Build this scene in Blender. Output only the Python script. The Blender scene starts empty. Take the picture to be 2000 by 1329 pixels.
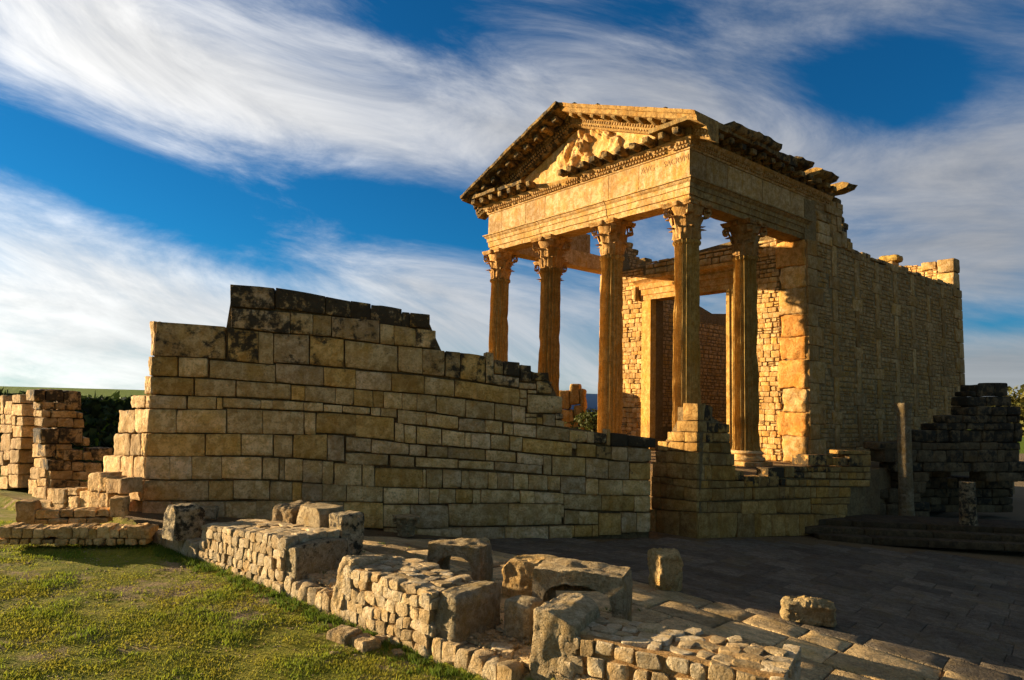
import bpy, math, random
import numpy as np
from mathutils import Vector, Matrix, noise
R = math.radians
random.seed(7); rng = np.random.default_rng(7)
scene = bpy.context.scene
COL = scene.collection

# ------------------------------------------------------------------ camera
F_PX, PITCH, ROLL, EYE = 1350.0, R(5.62), R(1.527), 3.4
_fw = np.array([0, math.cos(PITCH), math.sin(PITCH)]); _up = np.array([0, -math.sin(PITCH), math.cos(PITCH)]); _rt = np.array([1.0, 0, 0])
CR = math.cos(ROLL)*_rt + math.sin(ROLL)*_up; CU = -math.sin(ROLL)*_rt + math.cos(ROLL)*_up; CF = _fw
cd = bpy.data.cameras.new('camera'); cam = bpy.data.objects.new('camera', cd); COL.objects.link(cam)
cam.matrix_world = Matrix(((CR[0], CU[0], -CF[0], 0), (CR[1], CU[1], -CF[1], 0), (CR[2], CU[2], -CF[2], EYE), (0, 0, 0, 1)))
cd.sensor_fit = 'HORIZONTAL'; cd.sensor_width = 36; cd.lens = 36*F_PX/2000; cd.clip_end = 20000; cd.clip_start = .1
scene.camera = cam

# ------------------------------------------------------------------ light, exposure
SUN_AZ, SUN_EL = R(70.5), R(9.8)          # azimuth left of the viewing direction (+Y)
TO_SUN = Vector((-math.sin(SUN_AZ)*math.cos(SUN_EL), math.cos(SUN_AZ)*math.cos(SUN_EL), math.sin(SUN_EL)))
sd_ = bpy.data.lights.new('sun', 'SUN'); sd_.energy = 5.0; sd_.angle = R(.5); sd_.color = (1.0, .82, .56)
so = bpy.data.objects.new('sun', sd_); COL.objects.link(so); so.rotation_euler = TO_SUN.to_track_quat('Z', 'Y').to_euler(); so.location = (-30, 10, 30)
vs = scene.view_settings; vs.view_transform = 'Standard'; vs.look = 'None'; vs.exposure = 1.65; vs.gamma = 1; vs.use_curve_mapping = False
SKY_STRENGTH = .05
scene.render.engine = 'CYCLES'; cy = scene.cycles; cy.max_bounces = 4; cy.diffuse_bounces = 2; cy.glossy_bounces = 2; cy.transmission_bounces = 2; cy.use_adaptive_sampling = True; cy.adaptive_threshold = .02

def ray(px, py):
    return (px-1000)/F_PX*CR - (py-664.5)/F_PX*CU + CF

class NT:
    def __init__(s, tree): s.t = tree; s.n = tree.nodes; s.l = tree.links
    def new(s, kind, **kw):
        n = s.n.new(kind)
        for k, v in kw.items(): setattr(n, k, v)
        return n
    def put(s, sock, v):
        if v is None: return
        if hasattr(v, 'is_output'): s.l.new(v, sock)
        else:
            if sock.type == 'RGBA' and len(v) == 3: v = (*v, 1)
            sock.default_value = v
    def m(s, op, a, b=None, c=None, clamp=False):
        n = s.new('ShaderNodeMath', operation=op, use_clamp=clamp)
        for i, v in enumerate((a, b, c)):
            if v is not None: s.put(n.inputs[i], v)
        return n.outputs[0]
    def vm(s, op, a, b=None, scale=None):
        n = s.new('ShaderNodeVectorMath', operation=op); s.put(n.inputs[0], a)
        if b is not None: s.put(n.inputs[1], b)
        if scale is not None: s.put(n.inputs['Scale'], scale)
        return n.outputs['Value'] if op in ('DOT_PRODUCT', 'LENGTH') else n.outputs[0]
    def noise(s, vec, scale, detail=4, rough=.55, dist=0, out='Fac'):
        n = s.new('ShaderNodeTexNoise'); s.put(n.inputs['Vector'], vec); n.inputs['Scale'].default_value = scale
        n.inputs['Detail'].default_value = detail; n.inputs['Roughness'].default_value = rough; n.inputs['Distortion'].default_value = dist
        return n.outputs[out]
    def voro(s, vec, scale, feature='F1', out='Distance'):
        n = s.new('ShaderNodeTexVoronoi', feature=feature); s.put(n.inputs['Vector'], vec); n.inputs['Scale'].default_value = scale
        return n.outputs[out]
    def mr(s, v, a, b, c=0., d=1., smooth=True):
        n = s.new('ShaderNodeMapRange'); n.interpolation_type = 'SMOOTHSTEP' if smooth else 'LINEAR'
        for i, x in enumerate((v, a, b, c, d)): s.put(n.inputs[i], x)
        return n.outputs[0]
    def mix(s, f, a, b, mode='MIX'):
        n = s.new('ShaderNodeMix', data_type='RGBA', blend_type=mode); n.clamp_factor = True
        s.put(n.inputs['Factor'], f); s.put(n.inputs[6], a); s.put(n.inputs[7], b)
        return n.outputs[2]
    def ramp(s, f, stops):
        n = s.new('ShaderNodeValToRGB'); s.put(n.inputs[0], f); e = n.color_ramp.elements
        while len(e) < len(stops): e.new(.5)
        for q, (p, c) in zip(e, stops): q.position = p; q.color = (*c, 1)
        return n.outputs[0]

# ------------------------------------------------------------------ sky
world = bpy.data.worlds.new('World'); scene.world = world; world.use_nodes = True; world.cycles.sampling_method = 'MANUAL'; world.cycles.sample_map_resolution = 512
w = NT(world.node_tree); w.n.clear()
sky = w.new('ShaderNodeTexSky', sky_type='NISHITA'); sky.sun_disc = False
sky.sun_elevation = SUN_EL; sky.sun_rotation = -SUN_AZ; sky.altitude = 500; sky.air_density = 1.0; sky.dust_density = .3; sky.ozone_density = 2.5
D = w.new('ShaderNodeTexCoord').outputs['Generated']
D = w.vm('NORMALIZE', D)
sx = w.new('ShaderNodeSeparateXYZ'); w.put(sx.inputs[0], D); dx, dy, dz = sx.outputs
az = w.m('MULTIPLY', w.m('ARCTAN2', dx, dy), 57.2958); el = w.m('MULTIPLY', w.m('ARCSINE', dz), 57.2958)
# streaky high cloud: the noise is stretched along the wind and gently warped
cq = w.new('ShaderNodeCombineXYZ'); w.put(cq.inputs[0], dx); w.put(cq.inputs[1], dy)
w.put(cq.inputs[2], w.m('ADD', w.m('MULTIPLY', dz, 3.6), w.m('MULTIPLY', dx, .75)))
warp = w.vm('SUBTRACT', w.noise(cq.outputs[0], 1.6, 1, .5, out='Color'), (.5, .5, .5))
q = w.vm('ADD', cq.outputs[0], w.vm('SCALE', warp, scale=.75))
n_big = w.noise(q, 1.5, 4, .5)
n_fine = w.noise(w.vm('MULTIPLY', q, (1, 1, .70)), 6.5, 9, .66)
n_st = w.noise(w.vm('MULTIPLY', q, (1, 1, 1.9)), 5.0, 6, .6, .25)
cov = w.m('ADD', w.m('MULTIPLY', w.m('SUBTRACT', n_big, .5), 1.35), w.m('ADD', w.m('MULTIPLY', w.m('SUBTRACT', n_fine, .5), 1.0), w.m('MULTIPLY', w.m('SUBTRACT', n_st, .5), .30)))
def azel(px, py):
    d = ray(px, py); d = d/np.linalg.norm(d); return math.degrees(math.atan2(d[0], d[1])), math.degrees(math.asin(d[2]))
# where this sky has its banks of cloud (+) and its clear gaps (-): centre, half width, half height (degrees), tilt, amount
BANKS = [(200, 130, 17, 5.0, -9, .42), (560, 215, 15, 4.2, -15, .42), (1000, 250, 12, 5, -8, .36), (1330, 170, 10, 5.5, 0, .30), (1650, 330, 11, 5, -16, .26),
         (80, 560, 10, 4, -4, .30), (420, 610, 14, 4.5, -10, .34), (800, 560, 10, 4, -10, .28), (870, 640, 9, 4, 0, .25), (1930, 480, 7, 6, 0, .36), (1940, 300, 6, 3, -10, .2),
         (330, 400, 15, 3.2, -17, -.66), (720, 390, 12, 4.2, -11, -.74), (100, 300, 6, 2.2, -16, -.30), (120, 680, 16, 4.5, 0, .34), (930, 440, 5, 2.5, -10, -.30),
         (840, 30, 8, 2.2, -8, -.50), (1740, 165, 5.5, 2.8, -8, -.80), (1300, 15, 10, 2.0, 0, -.22), (1960, 630, 6, 1.5, 0, -.45), (1950, 705, 9, 3, 0, .35), (560, 20, 7, 1.6, 4, -.15)]
ae = w.new('ShaderNodeCombineXYZ'); w.put(ae.inputs[0], az); w.put(ae.inputs[1], el)
for (px, py, ha, he, tl, amt) in BANKS:
    a0, e0 = azel(px, py); mp = w.new('ShaderNodeMapping', vector_type='TEXTURE'); w.put(mp.inputs['Vector'], ae.outputs[0])
    mp.inputs['Location'].default_value = (a0, e0, 0); mp.inputs['Rotation'].default_value = (0, 0, R(tl)); mp.inputs['Scale'].default_value = (ha*2.1, he*2.1, 1)
    gr = w.new('ShaderNodeTexGradient', gradient_type='QUADRATIC_SPHERE'); w.l.new(mp.outputs[0], gr.inputs[0])
    cov = w.m('MULTIPLY_ADD', gr.outputs['Fac'], amt*1.25, cov)
low = w.mr(el, -1, 9, .32, 0)
mask = w.mr(w.m('ADD', cov, low), -.37, .70)
thick = w.mr(cov, .0, .75)
sunward = w.m('POWER', w.m('MAXIMUM', w.m('MULTIPLY_ADD', w.vm('DOT_PRODUCT', D, tuple(TO_SUN)), .5, .5), 0), 3.2)
cl_lum = w.m('MULTIPLY_ADD', sunward, 6.8, 2.75)
cl_lum = w.m('MULTIPLY', cl_lum, w.mr(w.m('ADD', n_fine, n_st), .6, 1.4, .78, 1.16))
cl_lum = w.m('MULTIPLY', cl_lum, w.mr(thick, 0, 1, 1.0, .9))
cloud = w.mix(sunward, (.90, .92, .97), (1.0, .97, .90))
cloud = w.vm('SCALE', cloud, scale=cl_lum)
blue = w.mix(1.0, sky.outputs[0], (.065, .50, .80), 'MULTIPLY')
skyc = w.mix(w.m('MULTIPLY', mask, .90), blue, cloud)
bg = w.new('ShaderNodeBackground'); w.put(bg.inputs[0], skyc); bg.inputs[1].default_value = SKY_STRENGTH
wo = w.new('ShaderNodeOutputWorld'); w.l.new(bg.outputs[0], wo.inputs[0])

# ------------------------------------------------------------------ the lie of the land
CP = np.array([(-8.75, 16.4, .76), (-4, 16.6, .44), (-1.2, 17.5, .12), (1.4, 18.45, .02), (3.9, 19.2, 0), (5.2, 19.4, 0), (11, 22.9, -.42), (15, 25.5, -.6),
  (-3.4, 13.7, .72), (1, 12.25, .40), (7.3, 10.15, -.22), (-5, 12, .6), (-1.5, 9.5, .38), (1.5, 8, .28), (-11, 17.5, .62), (-14, 21.5, .38), (-25, 25, .6), (-15, 10, .55), (-6, 4, .3),
  (0, 0, .2), (10, 0, -.4), (20, 10, -.6), (25, 30, -.6), (0, 40, 0), (-20, 45, .6), (40, 20, -.6), (-40, 10, .8), (-40, 50, .6), (45, 60, 0)])
def _U(r): return np.where(r > 1e-9, r*r*np.log(np.maximum(r, 1e-9)), 0)
def _fit():
    P = CP[:, :2]; n = len(P); K = _U(np.linalg.norm(P[:, None]-P[None], axis=2)) + 1.5*np.eye(n)
    Q = np.hstack([np.ones((n, 1)), P]); A = np.zeros((n+3, n+3)); A[:n, :n] = K; A[:n, n:] = Q; A[n:, :n] = Q.T
    return np.linalg.solve(A, np.concatenate([CP[:, 2], [0, 0, 0]]))
_W = _fit()
def zf(x, y):
    x = np.clip(np.asarray(x, float), -40, 45); y = np.clip(np.asarray(y, float), 0, 55)
    r = np.sqrt((x[..., None]-CP[:, 0])**2 + (y[..., None]-CP[:, 1])**2)
    z = _U(r)@_W[:len(CP)] + _W[-3] + _W[-2]*x + _W[-1]*y
    return np.clip(z, -.75, 1.4)
def at_z(px, py, z):
    d = ray(px, py); k = (z-EYE)/d[2]; return np.array([k*d[0], k*d[1], z])
def G(px, py, drop=0.0):
    z = .3
    for _ in range(25):
        p = at_z(px, py, z); z = .5*z + .5*(float(zf(p[0], p[1]))-drop)
    return np.array([p[0], p[1], float(zf(p[0], p[1]))-drop])
def z_at(xy, py):
    """height above the point xy at which the picture row py looks"""
    lo, hi = -3., 30.
    for _ in range(40):
        m = .5*(lo+hi); v = np.array([xy[0], xy[1], m-EYE]); y = 664.5-F_PX*(v@CU)/(v@CF)
        if y > py: lo = m
        else: hi = m
    return lo
LAWN_DROP = .30
BA, BB = G(300, 1062, LAWN_DROP)[:2], G(905, 1314, LAWN_DROP)[:2]
E1 = (BB-BA)/np.linalg.norm(BB-BA); E2 = np.array([-E1[1], E1[0]])        # along the kerb towards the camera; across it to the paving
def qd(x, y): return (np.asarray(x)-BA[0])*E2[0] + (np.asarray(y)-BA[1])*E2[1]
def sm(v, a, b):
    t = np.clip((v-a)/(b-a), 0, 1); return t*t*(3-2*t)

# ------------------------------------------------------------------ materials
def stone_mat(name, light, dark, warm, stain=.25, bump=.6, scale=1.0, rough=.92, streak=.3, pits=.5, rim=0.):
    """object colour = tint, object alpha = amount of dark lichens or painted shade on the piece"""
    m = bpy.data.materials.new(name); m.use_nodes = True; t = NT(m.node_tree); t.n.clear()
    P = t.new('ShaderNodeNewGeometry').outputs['Position']; oi = t.new('ShaderNodeObjectInfo')
    PW0 = P; P = t.vm('ADD', P, t.vm('SCALE', (7.3, 3.1, 5.7), scale=oi.outputs['Random']))
    n1 = t.noise(P, 1.3*scale, 2, .6); n2 = t.noise(P, 4.5*scale, 5, .62, .3); n3 = t.noise(P, 17*scale, 4, .7)
    base = t.mix(t.mr(n2, .38, .62), light, dark)
    base = t.mix(t.m('MULTIPLY', t.mr(n1, .45, .75), .75), base, warm)
    vec = t.vm('MULTIPLY', P, (1, 1, .16)); st = t.mr(t.noise(vec, 3.2*scale, 3, .6), .52, .78)
    base = t.mix(t.m('MULTIPLY', st, streak), base, (dark[0]*.35, dark[1]*.33, dark[2]*.30))
    if streak > .25: base = t.mix(t.m('MULTIPLY', t.mr(t.noise(t.vm('MULTIPLY', P, (1.7, 1.7, .14)), 2.4*scale, 2, .6), .54, .70), streak), base, (warm[0]*.95, warm[1]*.85, warm[2]*.6))
    base = t.mix(t.m('MULTIPLY', t.mr(n3, .48, .68), .55), base, (dark[0]*.55, dark[1]*.50, dark[2]*.42)); base = t.mix(t.mr(n3, .44, .34, 0, .35), base, (min(light[0]*1.2, .85), min(light[1]*1.22, .8), min(light[2]*1.3, .7)))
    grime = t.mr(t.noise(PW0, .8*scale, 5, .62), .48, .72); base = t.mix(t.m('MULTIPLY', grime, .55), base, (dark[0]*.55, dark[1]*.50, dark[2]*.42))
    if rim:
        gz = t.new('ShaderNodeSeparateXYZ'); t.put(gz.inputs[0], t.new('ShaderNodeTexCoord').outputs['Generated']); e = t.m('MULTIPLY', t.m('ABSOLUTE', t.m('SUBTRACT', gz.outputs[2], .5)), 2.)
        rm = t.mr(t.m('ADD', e, t.m('MULTIPLY', t.m('SUBTRACT', n2, .5), .9)), .62, 1.05, 0, rim); base = t.mix(rm, base, (dark[0]*.42, dark[1]*.36, dark[2]*.28))
    tint = t.mix(1.0, base, oi.outputs['Color'], 'MULTIPLY')
    rv = t.m('MULTIPLY_ADD', oi.outputs['Random'], .50, .75); tint = t.vm('SCALE', tint, scale=rv)
    nl = t.noise(P, 2.8*scale, 6, .7); li = t.m('ADD', t.m('MULTIPLY', oi.outputs['Alpha'], .55), t.m('MULTIPLY', t.m('SUBTRACT', nl, .5), 1.7))
    li = t.mr(li, .30, .56); li2 = t.mr(nl, .60, .76, 0, stain)
    col = t.mix(t.m('MAXIMUM', t.m('MULTIPLY', li, .93), li2), tint, (.030, .024, .014))
    b = t.new('ShaderNodeBsdfPrincipled'); t.put(b.inputs['Base Color'], col); b.inputs['Roughness'].default_value = rough; b.inputs['Specular IOR Level'].default_value = .15
    pit = t.mr(t.voro(P, 16*scale), .05, .35); hgt = t.m('ADD', t.m('MULTIPLY', n3, .5), t.m('ADD', t.m('MULTIPLY', n2, 1.1), t.m('MULTIPLY', pit, pits*.35)))
    hgt = t.m('ADD', hgt, t.m('MULTIPLY', t.noise(P, 70*scale, 1, .6), .16))
    bp = t.new('ShaderNodeBump'); bp.inputs['Strength'].default_value = bump; bp.inputs['Distance'].default_value = .075; t.put(bp.inputs['Height'], hgt); t.put(b.inputs['Normal'], bp.outputs[0])
    o = t.new('ShaderNodeOutputMaterial'); t.l.new(b.outputs[0], o.inputs[0]); return m
def attr_mat(name, attr, rough=.9, spec=.1, bump=0, bscale=30, sub=0):
    m = bpy.data.materials.new(name); m.use_nodes = True; t = NT(m.node_tree); t.n.clear()
    a = t.new('ShaderNodeAttribute'); a.attribute_name = attr; b = t.new('ShaderNodeBsdfPrincipled'); t.l.new(a.outputs['Color'], b.inputs['Base Color'])
    b.inputs['Roughness'].default_value = rough; b.inputs['Specular IOR Level'].default_value = spec
    if bump:
        P = t.new('ShaderNodeNewGeometry').outputs['Position']; bp = t.new('ShaderNodeBump'); bp.inputs['Strength'].default_value = bump; bp.inputs['Distance'].default_value = .03
        t.put(bp.inputs['Height'], t.noise(P, bscale, 6, .6)); t.l.new(bp.outputs[0], b.inputs['Normal'])
    o = t.new('ShaderNodeOutputMaterial')
    if sub:
        tr = t.new('ShaderNodeBsdfTranslucent'); t.l.new(a.outputs['Color'], tr.inputs[0]); mx = t.new('ShaderNodeMixShader'); mx.inputs[0].default_value = sub
        t.l.new(b.outputs[0], mx.inputs[1]); t.l.new(tr.outputs[0], mx.inputs[2]); t.l.new(mx.outputs[0], o.inputs[0])
    else: t.l.new(b.outputs[0], o.inputs[0])
    return m
M = {}
M['ashlar'] = stone_mat('ashlar_limestone', (.76, .485, .195), (.53, .305, .095), (.58, .31, .06), .5, .85, 1.15, rim=.38)
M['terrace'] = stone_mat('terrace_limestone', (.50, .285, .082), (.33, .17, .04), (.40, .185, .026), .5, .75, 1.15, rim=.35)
M['temple'] = stone_mat('temple_limestone', (.56, .355, .15), (.39, .214, .06), (.48, .235, .034), .35, .55, 1.1, streak=.5)
M['shaft'] = stone_mat('column_limestone', (.44, .265, .07), (.31, .17, .036), (.39, .19, .022), .4, .6, 1.3, streak=.6)
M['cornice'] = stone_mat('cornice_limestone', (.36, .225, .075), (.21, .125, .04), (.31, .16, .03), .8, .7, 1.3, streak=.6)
M['rubble'] = stone_mat('rubble_limestone', (.67, .525, .32), (.52, .375, .19), (.56, .36, .135), .2, 1.0, 2.4, streak=.12)
M['block'] = stone_mat('weathered_block', (.62, .47, .255), (.43, .30, .14), (.50, .31, .09), .45, 1.2, 2.4, streak=.25, pits=1.1)
M['paving'] = stone_mat('paving_slabs', (.38, .285, .17), (.26, .19, .11), (.32, .215, .085), .3, 1.3, 1.6, streak=0, pits=1.2)
M['mortar'] = stone_mat('lime_mortar', (.42, .265, .11), (.31, .185, .075), (.40, .225, .075), .2, .9, 2.5, streak=0)
M['core'] = stone_mat('wall_core', (.26, .165, .065), (.17, .105, .04), (.22, .125, .04), .5, .9, 2.0, streak=0)
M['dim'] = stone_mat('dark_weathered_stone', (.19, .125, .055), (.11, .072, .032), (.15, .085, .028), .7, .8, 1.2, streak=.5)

# ------------------------------------------------------------------ mesh helpers
def mesh(name, v, f, smooth=True, sharp=42):
    me = bpy.data.meshes.new(name); me.from_pydata([tuple(map(float, p)) for p in v], [], [tuple(map(int, q)) for q in f]); me.update()
    if smooth:
        me.polygons.foreach_set('use_smooth', [True]*len(me.polygons))
        me.set_sharp_from_angle(angle=R(sharp))
    return me
def obj(name, me, mat=None, parent=None, loc=(0, 0, 0), rot=(0, 0, 0), scale=(1, 1, 1), tint=None, lichen=None):
    o = bpy.data.objects.new(name, me); COL.objects.link(o)
    if mat is not None and me is not None and not me.materials: me.materials.append(M[mat] if isinstance(mat, str) else mat)
    o.location = loc; o.rotation_euler = rot; o.scale = scale
    if parent is not None: o.parent = parent
    t = tint or (1, 1, 1); o.color = (*t, 0 if lichen is None else lichen)
    return o
def tag(o, label=None, cat=None, group=None, kind=None):
    if label: o['label'] = label
    if cat: o['category'] = cat
    if group: o['group'] = group
    if kind: o['kind'] = kind
    return o
def empty(name, loc=(0, 0, 0), rz=0):
    o = bpy.data.objects.new(name, None); COL.objects.link(o); o.location = loc; o.rotation_euler = (0, 0, rz); o.empty_display_size = .2; return o
_topo = {}
def topo(n):
    """surface grid of a box with n cells per side"""
    if n in _topo: return _topo[n]
    idx = {}; trip = []; faces = []
    def V(i, j, k):
        if (i, j, k) not in idx: idx[(i, j, k)] = len(trip); trip.append((i, j, k))
        return idx[(i, j, k)]
    for a in range(n):
        for b in range(n):
            faces.append((V(a, 0, b), V(a+1, 0, b), V(a+1, 0, b+1), V(a, 0, b+1)))
            faces.append((V(a, n, b), V(a, n, b+1), V(a+1, n, b+1), V(a+1, n, b)))
            faces.append((V(0, a, b), V(0, a, b+1), V(0, a+1, b+1), V(0, a+1, b)))
            faces.append((V(n, a, b), V(n, a+1, b), V(n, a+1, b+1), V(n, a, b+1)))
            faces.append((V(a, b, 0), V(a, b+1, 0), V(a+1, b+1, 0), V(a+1, b, 0)))
            faces.append((V(a, b, n), V(a+1, b, n), V(a+1, b+1, n), V(a, b+1, n)))
    _topo[n] = (np.array(trip), faces); return _topo[n]
def nz(p, s=1.0, seed=0.0):
    return noise.noise(Vector((p[0]*s+seed*1.7, p[1]*s-seed*2.3, p[2]*s+seed*.9)))
def rbox(hx, hy, hz, r=.03, n=3, amp=0., freq=2., seed=0., soft=1.0):
    """stone: box with worn edges and an uneven skin; half sizes hx, hy, hz"""
    tr, fc = topo(n); h = np.array([hx, hy, hz]); r = min(r, .95*h.min())
    ax = []
    for k in range(3):
        if n == 3: c = np.array([-h[k], -(h[k]-r), h[k]-r, h[k]])
        else:
            c = np.linspace(-(h[k]-r), h[k]-r, n-1); c = np.concatenate([[-h[k]], c, [h[k]]])
        ax.append(c)
    p = np.stack([ax[k][tr[:, k]] for k in range(3)], 1)
    inner = np.clip(p, -(h-r), h-r); d = p-inner; L = np.linalg.norm(d, axis=1, keepdims=True)
    p = np.where(L > 1e-9, inner + d/np.maximum(L, 1e-9)*r*soft, p)
    if amp:
        nrm = p/h; nrm = np.sign(nrm)*np.abs(nrm)**3; nrm /= np.maximum(np.linalg.norm(nrm, axis=1, keepdims=True), 1e-6)
        for i in range(len(p)):
            a = nz(p[i], freq, seed)*.55 + nz(p[i], freq*2.7, seed+5)*.35 + (nz(p[i], freq*7., seed+9)*.30 if n > 8 else 0)
            p[i] += nrm[i]*amp*a
    return p, fc
def chip(p, h, k, rnd, lo=.72, hi=.95, corner=False):
    """break pieces off: press the skin flat against k random planes"""
    h = np.asarray(h)
    for _ in range(k):
        n = np.array([rnd.choice((-1, 1))*rnd.uniform(.35, 1) if corner else rnd.gauss(0, 1) for _ in range(3)])/h; n /= np.linalg.norm(n)
        sup = np.abs(n)@h; d = sup*rnd.uniform(lo, hi); e = p@n-d; p = p-np.maximum(e, 0)[:, None]*n
    return p
def join(parts):
    V = []; Fc = []; k = 0
    for v, f in parts:
        V.append(np.asarray(v)); Fc += [tuple(i+k for i in q) for q in f]; k += len(v)
    return np.concatenate(V), Fc
def xf(v, loc=(0, 0, 0), rz=0, rx=0, ry=0, s=(1, 1, 1)):
    m = Matrix.Rotation(rz, 3, 'Z') @ Matrix.Rotation(ry, 3, 'Y') @ Matrix.Rotation(rx, 3, 'X'); m = np.array(m)
    return (np.asarray(v)*np.array(s))@m.T + np.array(loc)

# ------------------------------------------------------------------ walls laid out on vertical planes
ZM = {1: (2.769, 190, 540), 2: (2.769, 430, 540), 3: (2.769, 670, 580), 4: (3.323, 860, 660), 5: (4.746, 1060, 780), 6: (4.583, 1250, 770), 7: (6.644, 1430, 860), 8: (3.691, 0, 720), 9: (3.691, 1640, 730)}
def zp(z, x, y):
    s, a, b = ZM[z]; return a+x/s, b+y/s
class Plane:
    def __init__(s, o, d):
        s.o = np.array(o, float); d = np.array(d, float); s.d = d/np.linalg.norm(d); s.n = np.array([s.d[1], -s.d[0]])   # n faces the viewer's side
        if s.n@s.o > 0: s.n = -s.n
    def uv(s, px, py):
        r = ray(px, py); k = (s.o@s.n)/(r[:2]@s.n); p = k*r; return np.array([(p[:2]-s.o)@s.d, p[2]+EYE])
    def xyz(s, u, v, out=0):
        q = s.o + s.d*u + s.n*out; return np.array([q[0], q[1], v])
_bs = [0]
def wall_block(pl, q, parent, mat='ashlar', depth=.45, gap=.0045, r=.016, amp=.022, proud=0., tint=None, lichen=0., name='ashlar_block', n=5):
    """q = four corners (u, v): top left, top right, bottom right, bottom left"""
    q = np.array(q, float); _bs[0] += 1; sd = _bs[0]*.613
    c = q.mean(0); ww = np.linalg.norm((q[0]+q[3]-q[1]-q[2])/2); hh = np.linalg.norm((q[0]+q[1]-q[2]-q[3])/2)
    if ww < .03 or hh < .03: return None
    hx = max(ww/2-gap, .02); hz = max(hh/2-gap, .02)
    p, f = rbox(hx, depth/2, hz, r, n, amp, 2.2, sd)
    if hx > .12: p = chip(p, (hx, depth/2, hz), random.choice((0, 1, 1, 2, 3)), random, .86, .97, True)
    a = p[:, 0]/ww+.5; b = p[:, 2]/hh+.5
    uv = (1-a)[:, None]*((1-b)[:, None]*q[3]+b[:, None]*q[0]) + a[:, None]*((1-b)[:, None]*q[2]+b[:, None]*q[1])
    out = proud - depth/2 - p[:, 1]           # local -y is the outer face
    base = np.array(parent.location) if parent is not None else np.zeros(3)
    o3 = pl.xyz(c[0], c[1], 0)
    W = np.stack([pl.o[0]+pl.d[0]*uv[:, 0]+pl.n[0]*out, pl.o[1]+pl.d[1]*uv[:, 0]+pl.n[1]*out, uv[:, 1]], 1) - o3
    return obj(name, mesh(name, W, f), mat, parent, tuple(o3-base), tint=tint, lichen=lichen)
def course(pl, parent, z, top, bot, joints, lich=0., mat='ashlar', clip=None, **kw):
    (xa, ya), (xb, yb) = top; (xc, yc), (xd, yd) = bot
    T = lambda x: ya+(yb-ya)*(x-xa)/(xb-xa+1e-9); B = lambda x: yc+(yd-yc)*(x-xc)/(xd-xc+1e-9)
    out = []
    for i in range(len(joints)-1):
        x0, x1 = joints[i], joints[i+1]; j = (joints[i+1]-joints[i])*.0
        q = [pl.uv(*zp(z, x0, T(x0))), pl.uv(*zp(z, x1, T(x1))), pl.uv(*zp(z, x1, B(x1))), pl.uv(*zp(z, x0, B(x0)))]
        if clip is not None: q = [np.array([max(c_[0], clip) if abs(c_[0]) > .18 else clip, c_[1]]) for c_ in q]
        l = lich[i] if isinstance(lich, (list, tuple)) else lich
        g = random.random(); tint = (1, 1, 1) if g < .5 else ((1.0, 1.02, 1.18) if g < .72 else ((1.02, .92, .66) if g < .9 else (1.15, 1.12, 1.1)))
        kk = dict(kw); kk.setdefault('proud', random.uniform(-.012, .014))
        out.append(wall_block(pl, q, parent, mat, tint=tint, lichen=l, **kk))
    return out

# planes of the two big walls
LW, RW = np.array([-8.9, 16.7]), np.array([3.9, 19.2]); PW = Plane(LW, RW-LW)
U0 = float(np.mean([PW.uv(*zp(1, a, b))[0] for a, b in ((311, 335), (302, 485), (297, 590), (291, 680), (284, 780), (271, 910), (257, 1040), (240, 1160))])); LW = PW.o+PW.d*U0; PW = Plane(LW, RW-LW)
PC = G(1360, 1050)[:2]; PA = Plane(PC, (-.63, .777)); PB = Plane(PC, (.85, .527))

# ------------------------------------------------------------------ ground, hill, far land
def grid(xs, ys, fz):
    X, Y = np.meshgrid(xs, ys); Z = fz(X, Y); v = np.stack([X.ravel(), Y.ravel(), Z.ravel()], 1); nx, ny = len(xs), len(ys)
    f = [(j*nx+i, j*nx+i+1, (j+1)*nx+i+1, (j+1)*nx+i) for j in range(ny-1) for i in range(nx-1)]
    return v, f
def vnoise(X, Y, s, seed=0.):
    sh = X.shape; return np.array([noise.noise(Vector((a*s+seed, b*s-seed, seed))) for a, b in zip(X.ravel(), Y.ravel())]).reshape(sh)
def ground_z(X, Y):
    z = zf(X, Y); q = qd(X, Y)
    near = sm(Y, 30, 20)*sm(Y, -60, -20)
    z = z - LAWN_DROP*sm(q, .18, .05)*near - .13*sm(q, .05, .5)*near
    left = sm(X, -6, -11)
    bank = 2.55*sm(Y, 29, 32.5) + 1.5*sm(Y, 32, 110) - 14*sm(Y, 115, 400)
    z = z + left*bank - (1-left)*(16*sm(Y, 62, 300)) - 3*sm(-Y, 25, 90)
    return z
def cs(*seg):
    out = []
    for a, b, n in seg: out += list(np.linspace(a, b, n, endpoint=False))
    return np.array(out)
xs = cs((-6000, -400, 8), (-400, -60, 14), (-60, -16, 22), (-16, 12, 140), (12, 60, 24), (60, 400, 14), (400, 6001, 8)); ys = cs((-600, -20, 8), (-20, 6, 10), (6, 22, 90), (22, 36, 40), (36, 130, 30), (130, 420, 14), (420, 9000, 10))
v, f = grid(xs, ys, ground_z)
near = (np.abs(v[:, 0]) < 20) & (v[:, 1] > 5) & (v[:, 1] < 40)
v[near, 2] += .02*vnoise(v[near, 0], v[near, 1], 1.3, 3.) + .012*vnoise(v[near, 0], v[near, 1], 4., 9.)
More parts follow.
